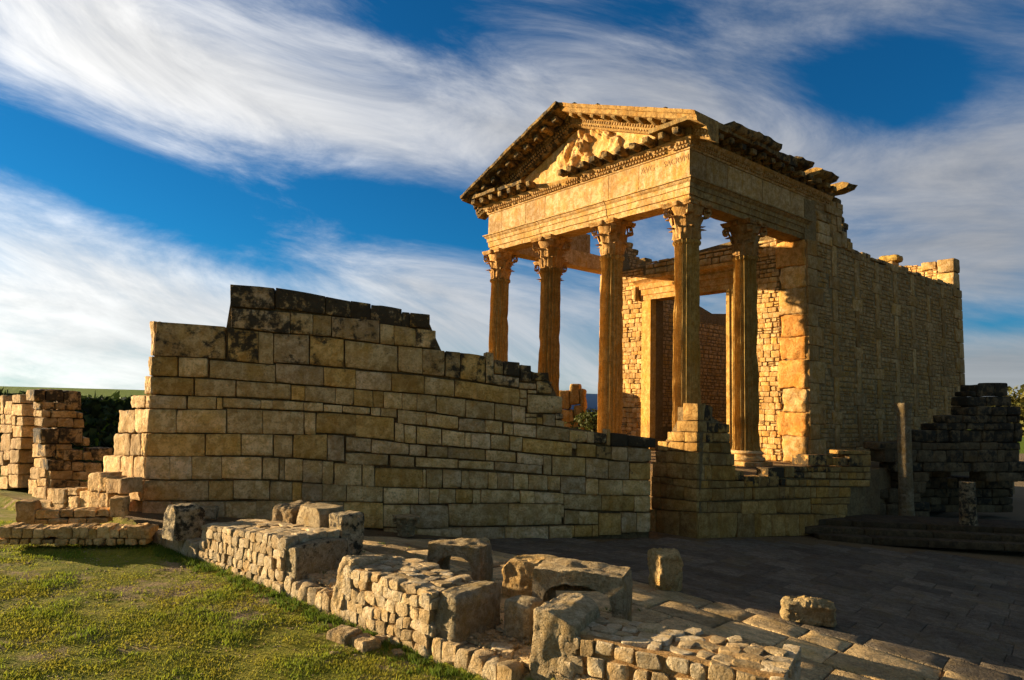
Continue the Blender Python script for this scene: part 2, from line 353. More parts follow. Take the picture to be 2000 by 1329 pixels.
def ground_mat():
    m = bpy.data.materials.new('earth_and_grass'); m.use_nodes = True; t = NT(m.node_tree); t.n.clear()
    P = t.new('ShaderNodeNewGeometry').outputs['Position']; s = t.new('ShaderNodeSeparateXYZ'); t.put(s.inputs[0], P)
    q = t.m('ADD', t.m('MULTIPLY', t.m('SUBTRACT', s.outputs[0], float(BA[0])), float(E2[0])), t.m('MULTIPLY', t.m('SUBTRACT', s.outputs[1], float(BA[1])), float(E2[1])))
    n1 = t.noise(P, .55, 6, .6); n2 = t.noise(P, 3.5, 6, .65); n3 = t.noise(P, 26, 4, .6)
    grass = t.mix(t.mr(n2, .35, .65), (.13, .135, .014), (.24, .20, .024)); earth = t.mix(n3, (.34, .235, .125), (.21, .14, .075))
    bare = t.mr(t.m('ADD', t.m('MULTIPLY', n1, .75), t.m('MULTIPLY', n2, .35)), .55, .66)
    lawn = t.mix(bare, grass, earth)
    far = t.mix(n1, (.10, .14, .012), (.15, .20, .012)); far = t.mix(t.mr(n2, .4, .65, 0, .5), far, (.07, .09, .01))
    lawn = t.mix(t.mr(s.outputs[1], 20, 28), lawn, far)
    col = t.mix(t.m('MULTIPLY', t.m('MULTIPLY', t.mr(q, .1, .4), t.m('MAXIMUM', t.mr(s.outputs[1], 45, 30), t.m('MULTIPLY', t.mr(s.outputs[0], 6, 12), t.mr(s.outputs[1], 150, 110)))), t.m('MAXIMUM', t.mr(s.outputs[0], -11, -8), t.mr(s.outputs[1], 24, 20))), lawn, t.mix(n2, (.24, .165, .085), (.15, .11, .06)))
    b = t.new('ShaderNodeBsdfPrincipled'); t.put(b.inputs['Base Color'], col); b.inputs['Roughness'].default_value = .95; b.inputs['Specular IOR Level'].default_value = .05
    bp = t.new('ShaderNodeBump'); bp.inputs['Strength'].default_value = .8; bp.inputs['Distance'].default_value = .05; t.put(bp.inputs['Height'], t.m('ADD', n3, n2)); t.put(b.inputs['Normal'], bp.outputs[0])
    o = t.new('ShaderNodeOutputMaterial'); t.l.new(b.outputs[0], o.inputs[0]); return m
M['ground'] = ground_mat()
tag(obj('ground', mesh('ground', v, f), 'ground'), kind='structure')
# distant ridge, blue haze put into its colour
def plain(name, c, rough=.95):
    m = bpy.data.materials.new(name); m.use_nodes = True; b = m.node_tree.nodes['Principled BSDF']; b.inputs['Base Color'].default_value = (*c, 1); b.inputs['Roughness'].default_value = rough; b.inputs['Specular IOR Level'].default_value = .05; return m
M['ridge'] = plain('hazed_ridge', (.035, .075, .15))
X = np.linspace(-9000, 9000, 90); v = []; f = []
for i, x in enumerate(X):
    h = 195 + 60*noise.noise(Vector((x*.0006, 2., 0))) + 18*noise.noise(Vector((x*.003, 5., 0)))
    h *= .12+.88*float(sm(x, -3500, -500))
    v += [(x, 7000, -60), (x, 7600, h), (x, 9500, -60)]
    if i: a = 3*(i-1); f += [(a, a+3, a+4, a+1), (a+1, a+4, a+5, a+2)]
tag(obj('distant_hills', mesh('distant_hills', v, f), 'ridge'), kind='structure')

# ------------------------------------------------------------------ forum paving: rows of worn slabs
pv_x = np.linspace(-11, 20, 120); pv_y = np.linspace(4.5, 26, 86)
v, f = grid(pv_x, pv_y, lambda X, Y: zf(X, Y)-.035)
keep = [q for q in f if qd(*v[list(q), :2].mean(0)) > .22]
used = sorted({i for q in keep for i in q}); mp = {a: b for b, a in enumerate(used)}
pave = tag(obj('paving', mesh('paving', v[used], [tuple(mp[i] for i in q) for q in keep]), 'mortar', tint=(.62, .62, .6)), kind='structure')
slabs = []; row = .25
while row < 17:
    wd = random.uniform(.45, .85); s = -3 + random.uniform(-1, 0)
    while s < 27:
        ln = random.uniform(.55, 1.25); c = BA + E1*(s+ln/2) + E2*(row+wd/2); rel = np.array([c[0], c[1], float(zf(*c))-EYE]); dpt = rel@CF
        if dpt > 4:
            px, py = 1000+F_PX*(rel@CR)/dpt, 664.5-F_PX*(rel@CU)/dpt
            inw = (c-PW.o)@PW.n > .25 and (c-PB.o)@PB.n > -1.5
            if -200 < px < 2700 and py < 1800 and inw and dpt < 26: slabs.append((dpt+(0 if -40 < px < 2040 and py < 1380 else 100), s, ln, row, wd, px))
        s += ln
    row += wd
slabs.sort(); far_parts = []; QF = float(qd(*G(1330, 1160)[:2]))  # QF: row where the shade painted into the slab tints begins
for k, (dpt, s, ln, row, wd, px) in enumerate(slabs):
    h = .09; near_ = k < 300; fo = row >= QF; gp = .003 if fo else .012; p, fc = rbox(ln/2-gp, wd/2-gp, h/2, .010 if fo else .022, 6 if k < 150 else 4 if near_ else 3, .014 if fo else .030, 1.5, k*.37)
    p = chip(p, (ln/2, wd/2, 9), 0 if fo else random.choice((0, 1, 2)), random, .80, .96)
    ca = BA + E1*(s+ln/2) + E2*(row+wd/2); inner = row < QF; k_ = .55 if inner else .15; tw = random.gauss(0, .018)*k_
    xy = ca + (p[:, :1]-tw*p[:, 1:2])*E1 + (p[:, 1:2]+tw*p[:, :1])*E2; tl_ = random.uniform(-.022, .016)*k_
    W = np.stack([xy[:, 0], xy[:, 1], zf(xy[:, 0], xy[:, 1])-h/2+p[:, 2]+tl_+k_*random.gauss(0, .018)*p[:, 0]+k_*random.gauss(0, .02)*p[:, 1]], 1)
    if near_:
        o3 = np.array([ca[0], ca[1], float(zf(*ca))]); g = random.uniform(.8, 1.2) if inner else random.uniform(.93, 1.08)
        t_ = (2.2*g, 1.98*g, 1.5*g) if inner else (.62*g, .62*g, .63*g)  # inner rows paled as sunlit, rows beyond darkened as shaded
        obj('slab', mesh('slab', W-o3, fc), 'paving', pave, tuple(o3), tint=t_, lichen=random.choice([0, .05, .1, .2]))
    else: far_parts.append((W, fc))
if far_parts:
    V, Fc = join(far_parts); tag(obj('far_slabs', mesh('far_slabs', V, Fc), 'paving', pave, lichen=.12, tint=(.62, .62, .63)), kind='stuff')  # far slabs carry the same painted shade tint

# ------------------------------------------------------------------ the long ashlar wall
wall = empty('ashlar_wall', (LW[0], LW[1], .85))
tag(wall, 'long ruined wall of tan ashlar blocks stepping down from left to the temple', 'wall', kind='thing')
def cw(*a, **k): return course(PW, wall, *a, clip=.0, **k)
# courses read from left to right: zoom frame, top line, bottom line, joints
cw(1, ((310, 243), (700, 272)), ((303, 428), (690, 447)), [311, 690], .62)
cw(1, ((303, 430), (690, 447)), ((303, 537), (595, 548)), [302, 432], .36); cw(1, ((303, 430), (690, 449)), ((303, 537), (595, 548)), [440, 595], .36)
cw(1, ((298, 540), (745, 565)), ((298, 638), (745, 655)), [297, 520], .2); cw(1, ((298, 540), (745, 563)), ((298, 640), (745, 653)), [528, 747], .05)
cw(1, ((292, 642), (645, 655)), ((292, 715), (640, 720)), [291, 480], .15); cw(1, ((292, 642), (645, 652)), ((292, 715), (640, 719)), [489, 643])
cw(1, ((292, 642), (645, 655)), ((292, 715), (640, 720)), [647, 676], .2)
cw(1, ((285, 718), (695, 722)), ((283, 845), (690, 850)), [284, 425, 695])
cw(1, ((272, 850), (580, 853)), ((268, 972), (575, 975)), [270, 580])
cw(1, ((580, 853), (775, 853)), ((580, 968), (775, 970)), [585, 775])
cw(1, ((262, 975), (675, 975)), ((250, 1100), (670, 1098)), [257, 392, 510, 672])
cw(1, ((245, 1103), (600, 1106)), ((235, 1213), (598, 1213)), [240, 600, 734])
cw(1, ((210, 1217), (400, 1218)), ((205, 1295), (400, 1300)), [207, 400, 482, 690, 860])
# top courses, black with lichens
cw(2, ((55, 42), (290, 62)), ((55, 165), (290, 178)), [53, 292], .95); cw(2, ((300, 60), (565, 102)), ((300, 170), (565, 205)), [300, 568], 1.1)
cw(2, ((570, 108), (705, 135)), ((570, 205), (705, 225)), [570, 706], 1.1)
cw(3, ((0, 15), (318, 62)), ((0, 118), (318, 162)), [41, 150, 318], [1.15, 1.1]); cw(3, ((318, 80), (470, 95)), ((318, 160), (470, 172)), [318, 362, 470], 1.0)
cw(2, ((55, 170), (380, 195)), ((50, 275), (375, 310)), [58, 378], .85); cw(2, ((380, 195), (600, 215)), ((380, 310), (598, 325)), [380, 500, 602], [.62, .4])
cw(2, ((605, 218), (860, 240)), ((605, 328), (860, 362)), [604, 862], .62); cw(3, ((200, 145), (500, 183)), ((200, 255), (500, 278)), [200, 276, 395, 502], [.4, .5, .75])
cw(2, ((40, 280), (285, 308)), ((40, 455), (285, 476)), [42, 206, 287], [.78, .12]); cw(2, ((290, 310), (478, 318)), ((290, 465), (478, 477)), [290, 480], .5)
cw(2, ((485, 320), (668, 340)), ((480, 475), (660, 492)), [485, 668], .5); cw(2, ((672, 345), (960, 377)), ((672, 495), (960, 518)), [674, 960], .2)
cw(3, ((298, 265), (548, 292)), ((298, 402), (548, 432)), [299, 430, 550], [.3, .55]); cw(3, ((555, 292), (635, 300)), ((555, 430), (635, 443)), [554, 634], .75)
cw(3, ((635, 298), (770, 322)), ((635, 443), (770, 466)), [635, 768], .8); cw(3, ((773, 298), (815, 305)), ((773, 466), (815, 471)), [773, 815], .6)
cw(2, ((-58, 452), (298, 480)), ((-58, 548), (295, 575)), [-57, 298], .2); cw(2, ((300, 470), (733, 505)), ((298, 575), (728, 605)), [300, 560, 734], .15)
cw(3, ((70, 398), (438, 428)), ((70, 498), (438, 525)), [69, 262, 439], [.2, .35]); cw(3, ((440, 430), (600, 452)), ((440, 525), (600, 540)), [440, 602], .15)
cw(4, ((95, 272), (515, 335)), ((95, 385), (515, 438)), [95, 516], .35); cw(4, ((515, 335), (562, 342)), ((515, 392), (562, 396)), [517, 562], .2); cw(4, ((515, 394), (562, 398)), ((515, 440), (562, 446)), [517, 562], .2)
cw(4, ((567, 366), (790, 382)), ((567, 488), (790, 491)), [567, 792], .45)
cw(2, ((88, 565), (380, 585)), ((88, 650), (380, 667)), [88, 381], .2)
cw(2, ((383, 587), (825, 618)), ((383, 668), (825, 708)), [383, 459, 623, 722, 826], [.15, .05, .05, .05]); cw(3, ((58, 500), (500, 535)), ((58, 590), (500, 624)), [161, 221, 319, 400, 503])
cw(3, ((505, 538), (660, 555)), ((505, 628), (660, 651)), [505, 662]); cw(3, ((665, 558), (818, 575)), ((660, 653), (818, 666)), [664, 819])
cw(4, ((355, 425), (552, 450)), ((352, 530), (552, 557)), [353, 465, 553]); cw(4, ((555, 518), (625, 520)), ((555, 555), (622, 560)), [555, 626]); cw(4, ((555, 492), (625, 494)), ((555, 515), (622, 516)), [555, 584, 626], .3)
cw(4, ((628, 515), (665, 517)), ((628, 562), (665, 565)), [628, 666]); cw(4, ((668, 495), (745, 500)), ((668, 568), (745, 576)), [668, 746]); cw(4, ((748, 530), (805, 540)), ((748, 575), (805, 581)), [748, 806]); cw(4, ((748, 492), (795, 492)), ((748, 526), (800, 530)), [748, 798], .9)
cw(2, ((15, 655), (218, 668)), ((15, 710), (215, 716)), [14, 219], .2); cw(2, ((220, 668), (555, 685)), ((220, 716), (552, 731)), [220, 286, 453, 556]); cw(2, ((558, 690), (810, 712)), ((558, 731), (810, 750)), [558, 660, 811]); cw(3, ((150, 598), (290, 605)), ((150, 642), (290, 655)), [150, 203, 291])
cw(3, ((300, 610), (448, 625)), ((300, 685), (448, 696)), [296, 450]); cw(3, ((452, 628), (622, 650)), ((452, 698), (622, 720)), [452, 623]); cw(3, ((625, 655), (768, 665)), ((625, 722), (768, 736)), [625, 769])
cw(4, ((293, 532), (400, 545)), ((290, 612), (400, 625)), [292, 402]); cw(4, ((415, 552), (470, 560)), ((415, 625), (470, 634)), [412, 472]); cw(4, ((475, 556), (622, 570)), ((475, 635), (622, 651)), [475, 624]); cw(4, ((625, 568), (835, 595)), ((625, 652), (835, 674)), [625, 838], .15)
cw(2, ((38, 715), (452, 735)), ((38, 850), (452, 857)), [36, 230, 452]); cw(2, ((455, 735), (515, 740)), ((455, 855), (515, 859)), [454, 516]); cw(2, ((520, 735), (735, 748)), ((520, 846), (735, 857)), [519, 736])
cw(3, ((70, 638), (275, 655)), ((70, 755), (275, 777)), [69, 276], .1); cw(3, ((285, 680), (330, 688)), ((278, 780), (328, 790)), [280, 329]); cw(3, ((332, 692), (395, 700)), ((332, 790), (395, 797)), [331, 396]); cw(3, ((400, 700), (530, 715)), ((400, 795), (530, 805)), [399, 533])
cw(3, ((538, 718), (658, 735)), ((538, 803), (658, 815)), [537, 659]); cw(3, ((660, 735), (797, 742)), ((660, 813), (797, 827)), [661, 692, 797]); cw(4, ((330, 625), (445, 640)), ((330, 720), (445, 732)), [328, 447]); cw(4, ((455, 638), (532, 645)), ((455, 730), (532, 743)), [452, 533])
cw(4, ((535, 650), (830, 680)), ((535, 742), (830, 768)), [535, 855])
cw(2, ((-60, 853), (110, 860)), ((-60, 965), (110, 969)), [115, 115.1]); cw(2, ((115, 853), (282, 856)), ((115, 968), (282, 971)), [113, 284], .12); cw(2, ((290, 858), (390, 862)), ((290, 976), (390, 981)), [289, 391], .12); cw(2, ((395, 855), (578, 856)), ((395, 981), (578, 994)), [396, 578]); cw(2, ((580, 857), (670, 861)), ((580, 995), (670, 1001)), [580, 671])
cw(3, ((18, 757), (150, 768)), ((18, 832), (150, 841)), [16, 152], .12); cw(3, ((15, 840), (242, 855)), ((15, 905), (242, 916)), [13, 243]); cw(3, ((155, 772), (355, 798)), ((155, 845), (355, 856)), [155, 356], .15); cw(3, ((360, 798), (447, 806)), ((360, 858), (447, 863)), [359, 447])
cw(3, ((258, 855), (385, 868)), ((258, 918), (385, 923)), [256, 386]); cw(3, ((455, 806), (565, 815)), ((455, 866), (565, 871)), [454, 566]); cw(3, ((568, 815), (768, 828)), ((568, 872), (768, 886)), [568, 769]); cw(3, ((395, 868), (622, 880)), ((395, 919), (622, 930)), [394, 623]); cw(3, ((625, 885), (815, 892)), ((625, 929), (815, 937)), [625, 817])
cw(4, ((297, 728), (490, 745)), ((297, 797), (490, 811)), [295, 491]); cw(4, ((500, 745), (670, 765)), ((500, 815), (670, 831)), [499, 670], .12); cw(4, ((355, 805), (660, 828)), ((355, 860), (660, 886)), [354, 661]); cw(4, ((672, 762), (725, 768)), ((672, 888), (725, 893)), [670, 723]); cw(5, ((92, 530), (395, 546)), ((92, 706), (395, 713)), [90, 397])
cw(2, ((8, 975), (222, 978)), ((8, 1095), (222, 1099)), [7, 224]); cw(2, ((230, 980), (318, 983)), ((230, 1097), (318, 1101)), [229, 317]); cw(2, ((320, 985), (447, 990)), ((320, 1100), (447, 1107)), [320, 350, 447]); cw(2, ((450, 993), (612, 1003)), ((450, 1115), (612, 1126)), [448, 552, 613]); cw(2, ((620, 1010), (765, 1018)), ((620, 1130), (765, 1134)), [617, 766]); cw(2, ((770, 1020), (833, 1025)), ((770, 1135), (833, 1139)), [769, 834])
cw(3, ((172, 922), (430, 935)), ((172, 1029), (430, 1034)), [170, 432, 449]); cw(3, ((450, 932), (537, 935)), ((450, 1034), (537, 1038)), [450, 538]); cw(4, ((18, 855), (697, 895)), ((18, 976), (697, 990)), [17, 137, 188, 311, 370, 476, 571, 697]); cw(4, ((700, 897), (778, 900)), ((700, 990), (778, 993)), [699, 779]); cw(5, ((170, 716), (398, 722)), ((170, 871), (398, 883)), [167, 399])
cw(2, ((72, 1103), (265, 1106)), ((72, 1203), (265, 1210)), [71, 266]); cw(2, ((268, 1108), (880, 1140)), ((268, 1215), (880, 1222)), [268, 389, 442, 553, 683, 881]); cw(3, ((220, 1033), (745, 1045)), ((220, 1121), (745, 1119)), [219, 409, 466, 518, 610, 702, 745]); cw(4, ((265, 985), (515, 992)), ((265, 1073), (515, 1077)), [264, 517]); cw(4, ((520, 992), (800, 1012)), ((520, 1076), (800, 1079)), [520, 614, 802])
cw(2, ((192, 1212), (880, 1226)), ((192, 1330), (880, 1365)), [194, 490, 668, 882]); cw(3, ((218, 1125), (570, 1130)), ((218, 1245), (570, 1257)), [217, 363, 571]); cw(4, ((55, 1081), (440, 1076)), ((55, 1229), (440, 1219)), [54, 441]); cw(4, ((442, 1076), (785, 1080)), ((442, 1219), (785, 1213)), [441, 787])
cw(3, ((218, 1250), (640, 1258)), ((218, 1335), (640, 1335)), [218, 400, 641]); cw(4, ((145, 1232), (700, 1225)), ((145, 1330), (700, 1320)), [-3, 141, 420, 704]); cw(4, ((712, 1222), (855, 1225)), ((712, 1320), (855, 1310)), [710, 858])
# right end by the temple
cw(5, ((245, 285), (590, 318)), ((245, 396), (590, 410)), [247, 412, 476, 592], [.4, .4, .9]); cw(5, ((596, 275), (628, 280)), ((596, 430), (628, 432)), [596, 630], .1); cw(5, ((635, 310), (790, 325)), ((635, 435), (790, 438)), [636, 790], 1.25); cw(5, ((790, 335), (1050, 365)), ((790, 438), (1050, 452)), [791, 1048], 1.25)
cw(5, ((250, 400), (312, 410)), ((250, 457), (312, 462)), [252, 314]); cw(5, ((320, 412), (495, 422)), ((320, 531), (495, 541)), [318, 496], .2); cw(5, ((500, 432), (790, 447)), ((500, 542), (790, 578)), [500, 640, 790], [.5, .3]); cw(5, ((790, 447), (1005, 462)), ((790, 580), (1005, 587)), [790, 1006], .3)
cw(5, ((405, 545), (605, 565)), ((405, 725), (605, 740)), [404, 607], .3); cw(5, ((610, 575), (800, 580)), ((610, 743), (800, 747)), [610, 803], .1); cw(5, ((808, 590), (1000, 592)), ((808, 746), (1000, 751)), [807, 1001], .3)
cw(5, ((402, 735), (515, 741)), ((402, 885), (515, 889)), [402, 517]); cw(5, ((520, 746), (1000, 756)), ((520, 889), (1000, 896)), [520, 742, 1001]); cw(5, ((200, 880), (1000, 900)), ((200, 1022), (1000, 1049)), [199, 546, 850, 1001]); cw(5, ((170, 975), (198, 980)), ((170, 1100), (198, 1100)), [172, 199])
cw(5, ((170, 1028), (515, 1050)), ((170, 1162), (515, 1162)), [202, 338, 517]); cw(5, ((520, 1056), (725, 1061)), ((520, 1265), (725, 1260)), [520, 727]); cw(5, ((730, 1050), (1000, 1056)), ((730, 1240), (1000, 1235)), [730, 873, 1001]); cw(5, ((0, 1180), (515, 1166)), ((0, 1290), (515, 1275)), [64, 266, 298, 462, 517])
# small stones in the stepped top near the column
cw(4, ((350, 140), (410, 150)), ((350, 232), (410, 240)), [352, 408], .7); cw(4, ((410, 150), (518, 160)), ((410, 240), (518, 252)), [410, 516], 1.2); cw(4, ((518, 172), (592, 180)), ((518, 280), (592, 290)), [520, 591], .85); cw(4, ((345, 236), (512, 262)), ((345, 302), (512, 322)), [346, 512], .7)
cw(4, ((594, 222), (706, 226)), ((594, 280), (706, 278)), [594, 706], .85); cw(4, ((512, 290), (625, 300)), ((512, 330), (625, 335)), [513, 624], .1); cw(4, ((628, 282), (724, 284)), ((628, 360), (724, 364)), [628, 724], .75); cw(4, ((568, 338), (626, 340)), ((568, 362), (626, 364)), [568, 626], .1)
# the return at the left end, stepped, facing the sun
PR = Plane(LW, (-.78, .625))
def rb(z, x0, x1, y0, y1, l=0., dy=0):
    q = [PR.uv(*zp(z, x1, y0+dy)), PR.uv(*zp(z, x0, y0)), PR.uv(*zp(z, x0, y1)), PR.uv(*zp(z, x1, y1+dy))]
    q = [np.array([max(c_[0], .01), c_[1]]) for c_ in q]
    wall_block(PR, q, wall, 'ashlar', depth=.5, amp=.07, r=.025, lichen=l+.08, tint=(.96, .99, 1.12), n=10)
for a in [(1, 286, 309, 245, 428), (1, 277, 301, 432, 536), (1, 252, 274, 540, 637, .2), (1, 276, 296, 540, 637), (1, 182, 256, 646, 712, .3), (1, 259, 290, 644, 714), (1, 114, 203, 722, 845, .35, 3), (1, 205, 283, 718, 845), (1, 88, 176, 850, 968, .1, 3), (1, 179, 238, 850, 970), (1, 240, 270, 850, 971),
          (1, 31, 124, 970, 1090, .05, 3), (1, 126, 194, 972, 1093), (1, 196, 257, 975, 1098), (1, 2, 52, 1086, 1166, .1), (1, 54, 132, 1090, 1188, 0, 6), (1, 135, 240, 1094, 1206, 0, 7), (1, 2, 62, 1168, 1262, .2), (1, 155, 207, 1212, 1290)]: rb(*a)
# rubble core behind the facing
def core_mesh(pl, pts, d0, d1):
    n = len(pts); v = [pl.xyz(u, z, -d0) for u, z in pts] + [pl.xyz(u, z, -d1) for u, z in pts]
    f = [tuple(range(n)), tuple(range(2*n-1, n-1, -1))] + [(i, i+n, (i+1) % n+n, (i+1) % n) for i in range(n)]
    return v, f
def core(pl, pxs, parent, d0=.12, d1=.85, name='rubble_core', sink=.06, mat='core'):
    pts = [pl.uv(*p) for p in pxs]; pts = [(u, z-sink) for u, z in pts]; v, f = core_mesh(pl, pts, d0, d1)
    b = np.array(parent.location); return obj(name, mesh(name, np.array(v)-b, f, False), mat, parent)
core(PW, [zp(1, 315, 250), zp(1, 690, 280), zp(2, 62, 60), zp(2, 290, 72), zp(2, 565, 110), zp(3, 310, 75), zp(3, 460, 105), zp(3, 495, 190), zp(3, 545, 300), zp(3, 770, 330), zp(4, 510, 180), zp(4, 590, 200), zp(4, 700, 235), zp(4, 785, 400), zp(4, 800, 560), zp(5, 1000, 375), zp(5, 1000, 1275), zp(4, 0, 1330), zp(1, 880, 1310), zp(1, 230, 1300)], wall, d1=1.9)

# ------------------------------------------------------------------ the terrace wall in front of the temple
terr = empty('terrace_wall', (PC[0], PC[1], 0)); tag(terr, 'corner of brown terrace wall with lit top blocks in front of the columns', 'wall', kind='thing')
def tl(top, bot, js, l=0.):      # left face, read right to left along the plane
    (xa, ya), (xb, yb) = top; (xc, yc), (xd, yd) = bot
    T = lambda x: ya+(yb-ya)*(x-xa)/(xb-xa); B = lambda x: yc+(yd-yc)*(x-xc)/(xd-xc)
    for x0, x1 in zip(js[:-1], js[1:]):
        wall_block(PA, [PA.uv(*zp(6, x1, T(x1))), PA.uv(*zp(6, x0, T(x0))), PA.uv(*zp(6, x0, B(x0))), PA.uv(*zp(6, x1, B(x1)))], terr, 'terrace', lichen=l, proud=random.uniform(-.01, .01), depth=.4)
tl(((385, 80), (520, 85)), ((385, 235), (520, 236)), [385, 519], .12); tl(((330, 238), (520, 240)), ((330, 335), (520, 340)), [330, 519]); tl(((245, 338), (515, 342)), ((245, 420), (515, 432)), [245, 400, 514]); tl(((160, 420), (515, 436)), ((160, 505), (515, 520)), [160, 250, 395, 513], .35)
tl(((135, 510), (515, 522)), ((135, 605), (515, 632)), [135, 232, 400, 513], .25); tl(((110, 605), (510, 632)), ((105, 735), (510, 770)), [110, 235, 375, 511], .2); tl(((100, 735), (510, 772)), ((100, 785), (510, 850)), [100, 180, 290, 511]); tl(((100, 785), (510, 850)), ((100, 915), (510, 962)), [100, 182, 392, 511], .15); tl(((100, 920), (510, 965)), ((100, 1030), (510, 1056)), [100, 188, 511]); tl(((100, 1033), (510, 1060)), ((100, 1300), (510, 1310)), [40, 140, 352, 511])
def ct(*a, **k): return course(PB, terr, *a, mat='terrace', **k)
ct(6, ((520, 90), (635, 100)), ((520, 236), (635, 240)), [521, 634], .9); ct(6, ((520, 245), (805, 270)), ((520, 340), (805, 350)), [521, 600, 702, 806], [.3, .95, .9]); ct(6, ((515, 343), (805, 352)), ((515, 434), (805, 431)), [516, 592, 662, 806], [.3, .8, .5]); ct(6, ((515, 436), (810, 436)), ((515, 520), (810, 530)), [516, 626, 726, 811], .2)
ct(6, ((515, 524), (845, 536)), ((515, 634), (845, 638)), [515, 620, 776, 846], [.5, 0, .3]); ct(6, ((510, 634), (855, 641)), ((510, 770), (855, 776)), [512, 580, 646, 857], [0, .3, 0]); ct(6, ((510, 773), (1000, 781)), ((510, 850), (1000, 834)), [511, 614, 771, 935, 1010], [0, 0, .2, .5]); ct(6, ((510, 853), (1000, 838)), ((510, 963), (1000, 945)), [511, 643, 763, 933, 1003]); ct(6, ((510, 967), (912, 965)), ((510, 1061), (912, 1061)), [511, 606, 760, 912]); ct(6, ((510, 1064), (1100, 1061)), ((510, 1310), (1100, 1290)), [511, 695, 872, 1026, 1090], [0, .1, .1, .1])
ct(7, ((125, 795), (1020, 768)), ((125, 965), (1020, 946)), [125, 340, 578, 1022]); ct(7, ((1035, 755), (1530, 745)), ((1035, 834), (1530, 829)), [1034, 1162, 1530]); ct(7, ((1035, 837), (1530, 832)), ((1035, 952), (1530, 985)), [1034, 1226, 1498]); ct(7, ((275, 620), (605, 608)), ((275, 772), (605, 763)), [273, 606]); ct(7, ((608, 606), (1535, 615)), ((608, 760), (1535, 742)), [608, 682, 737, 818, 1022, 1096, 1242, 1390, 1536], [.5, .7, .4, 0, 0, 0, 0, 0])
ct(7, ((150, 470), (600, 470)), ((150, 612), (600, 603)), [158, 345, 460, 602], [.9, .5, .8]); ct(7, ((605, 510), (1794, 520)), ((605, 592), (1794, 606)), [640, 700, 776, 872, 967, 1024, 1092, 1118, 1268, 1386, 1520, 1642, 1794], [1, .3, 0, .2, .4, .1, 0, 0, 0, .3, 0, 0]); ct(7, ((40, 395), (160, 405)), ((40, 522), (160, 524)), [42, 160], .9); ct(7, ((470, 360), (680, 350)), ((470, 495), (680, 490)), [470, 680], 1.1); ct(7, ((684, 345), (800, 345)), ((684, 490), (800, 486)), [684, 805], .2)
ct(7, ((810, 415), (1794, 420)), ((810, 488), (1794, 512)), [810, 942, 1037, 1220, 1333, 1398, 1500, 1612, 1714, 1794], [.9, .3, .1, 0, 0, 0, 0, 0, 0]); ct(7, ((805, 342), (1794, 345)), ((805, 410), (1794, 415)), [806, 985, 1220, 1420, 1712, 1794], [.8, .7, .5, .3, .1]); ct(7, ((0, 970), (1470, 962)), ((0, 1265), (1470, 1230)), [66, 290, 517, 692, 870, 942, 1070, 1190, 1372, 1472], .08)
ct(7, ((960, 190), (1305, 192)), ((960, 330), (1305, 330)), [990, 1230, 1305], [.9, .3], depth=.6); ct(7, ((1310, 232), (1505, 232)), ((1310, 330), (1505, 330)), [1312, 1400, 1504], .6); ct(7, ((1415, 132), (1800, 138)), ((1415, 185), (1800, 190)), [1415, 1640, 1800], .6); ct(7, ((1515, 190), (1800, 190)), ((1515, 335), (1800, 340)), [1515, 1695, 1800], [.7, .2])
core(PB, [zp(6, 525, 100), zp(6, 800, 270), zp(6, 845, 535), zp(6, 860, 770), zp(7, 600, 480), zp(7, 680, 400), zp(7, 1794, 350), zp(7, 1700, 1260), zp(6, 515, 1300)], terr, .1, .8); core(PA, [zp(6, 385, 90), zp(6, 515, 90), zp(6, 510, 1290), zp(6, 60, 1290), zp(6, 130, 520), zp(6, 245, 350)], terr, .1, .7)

# ------------------------------------------------------------------ the temple (local x: -11 left corner .. 0 right corner, y: depth, z: up)
YAW = R(50.96); TC = np.array([5.68, 22.0])
SDv = np.array([math.sin(YAW), math.cos(YAW)]); FDv = np.array([-math.cos(YAW), math.sin(YAW)])
temple = empty('roman_temple', (TC[0], TC[1], 0), -YAW)
tag(temple, 'ruined Roman temple with fluted columns, carved pediment and tall stone walls', 'temple')
ZS, ZA, ZF, ZB, ZC, ZT = 1.60, 10.35, 11.10, 12.05, 12.42, 13.15      # stylobate, architrave, frieze, bed mould, corona, cornice top
def tpx(px, py, t=0.):      # picture point -> (x, z) on the plane y = t
    r = ray(px, py); P0 = TC+t*SDv; k = (P0@SDv)/(r[:2]@SDv); p = k*r; return -((p[:2]-TC)@FDv), p[2]+EYE
def tps(px, py, s=0.):      # picture point -> (y, z) on the plane x = -s
    r = ray(px, py); P0 = TC+s*FDv; k = (P0@FDv)/(r[:2]@FDv); p = k*r; return (p[:2]-TC)@SDv, p[2]+EYE

def tp(name, v, f, mat, loc=(0, 0, 0), parent=None, smooth=True, **kw): return obj(name, mesh(name, v, f, smooth), mat, parent or temple, loc, **kw)
def sweep(prof, p0, p1, out, segs=8, amp=.012, m0=0., m1=0., seed=0., caps=True, rise=True):
    """closed profile [(o, z)] carried from p0 to p1; out = outward direction; m0/m1 = mitre of the ends"""
    p0 = np.array(p0, float); p1 = np.array(p1, float); out = np.array(out, float); d = p1-p0; L = np.linalg.norm(d[:2]); h = np.array([d[0]/L, d[1]/L, 0]); n = len(prof); v = []; f = []
    for i in range(segs+1):
        a = i/segs; base = p0+d*a
        for (o, z) in prof:
            mo = -m0*o*(1-a) + m1*o*a; p = base + out*o + h*mo + np.array([0, 0, z]); w_ = amp*(nz(p, 1.6, seed)+.6*nz(p, 5.0, seed+3)); v.append(p+out*w_*1.0+np.array([0, 0, w_*.5]))
    for i in range(segs):
        for j in range(n):
            k = (j+1) % n; f.append((i*n+j, i*n+k, (i+1)*n+k, (i+1)*n+j))
    if caps: f += [tuple(range(n-1, -1, -1)), tuple(segs*n+j for j in range(n))]
    return np.array(v), f
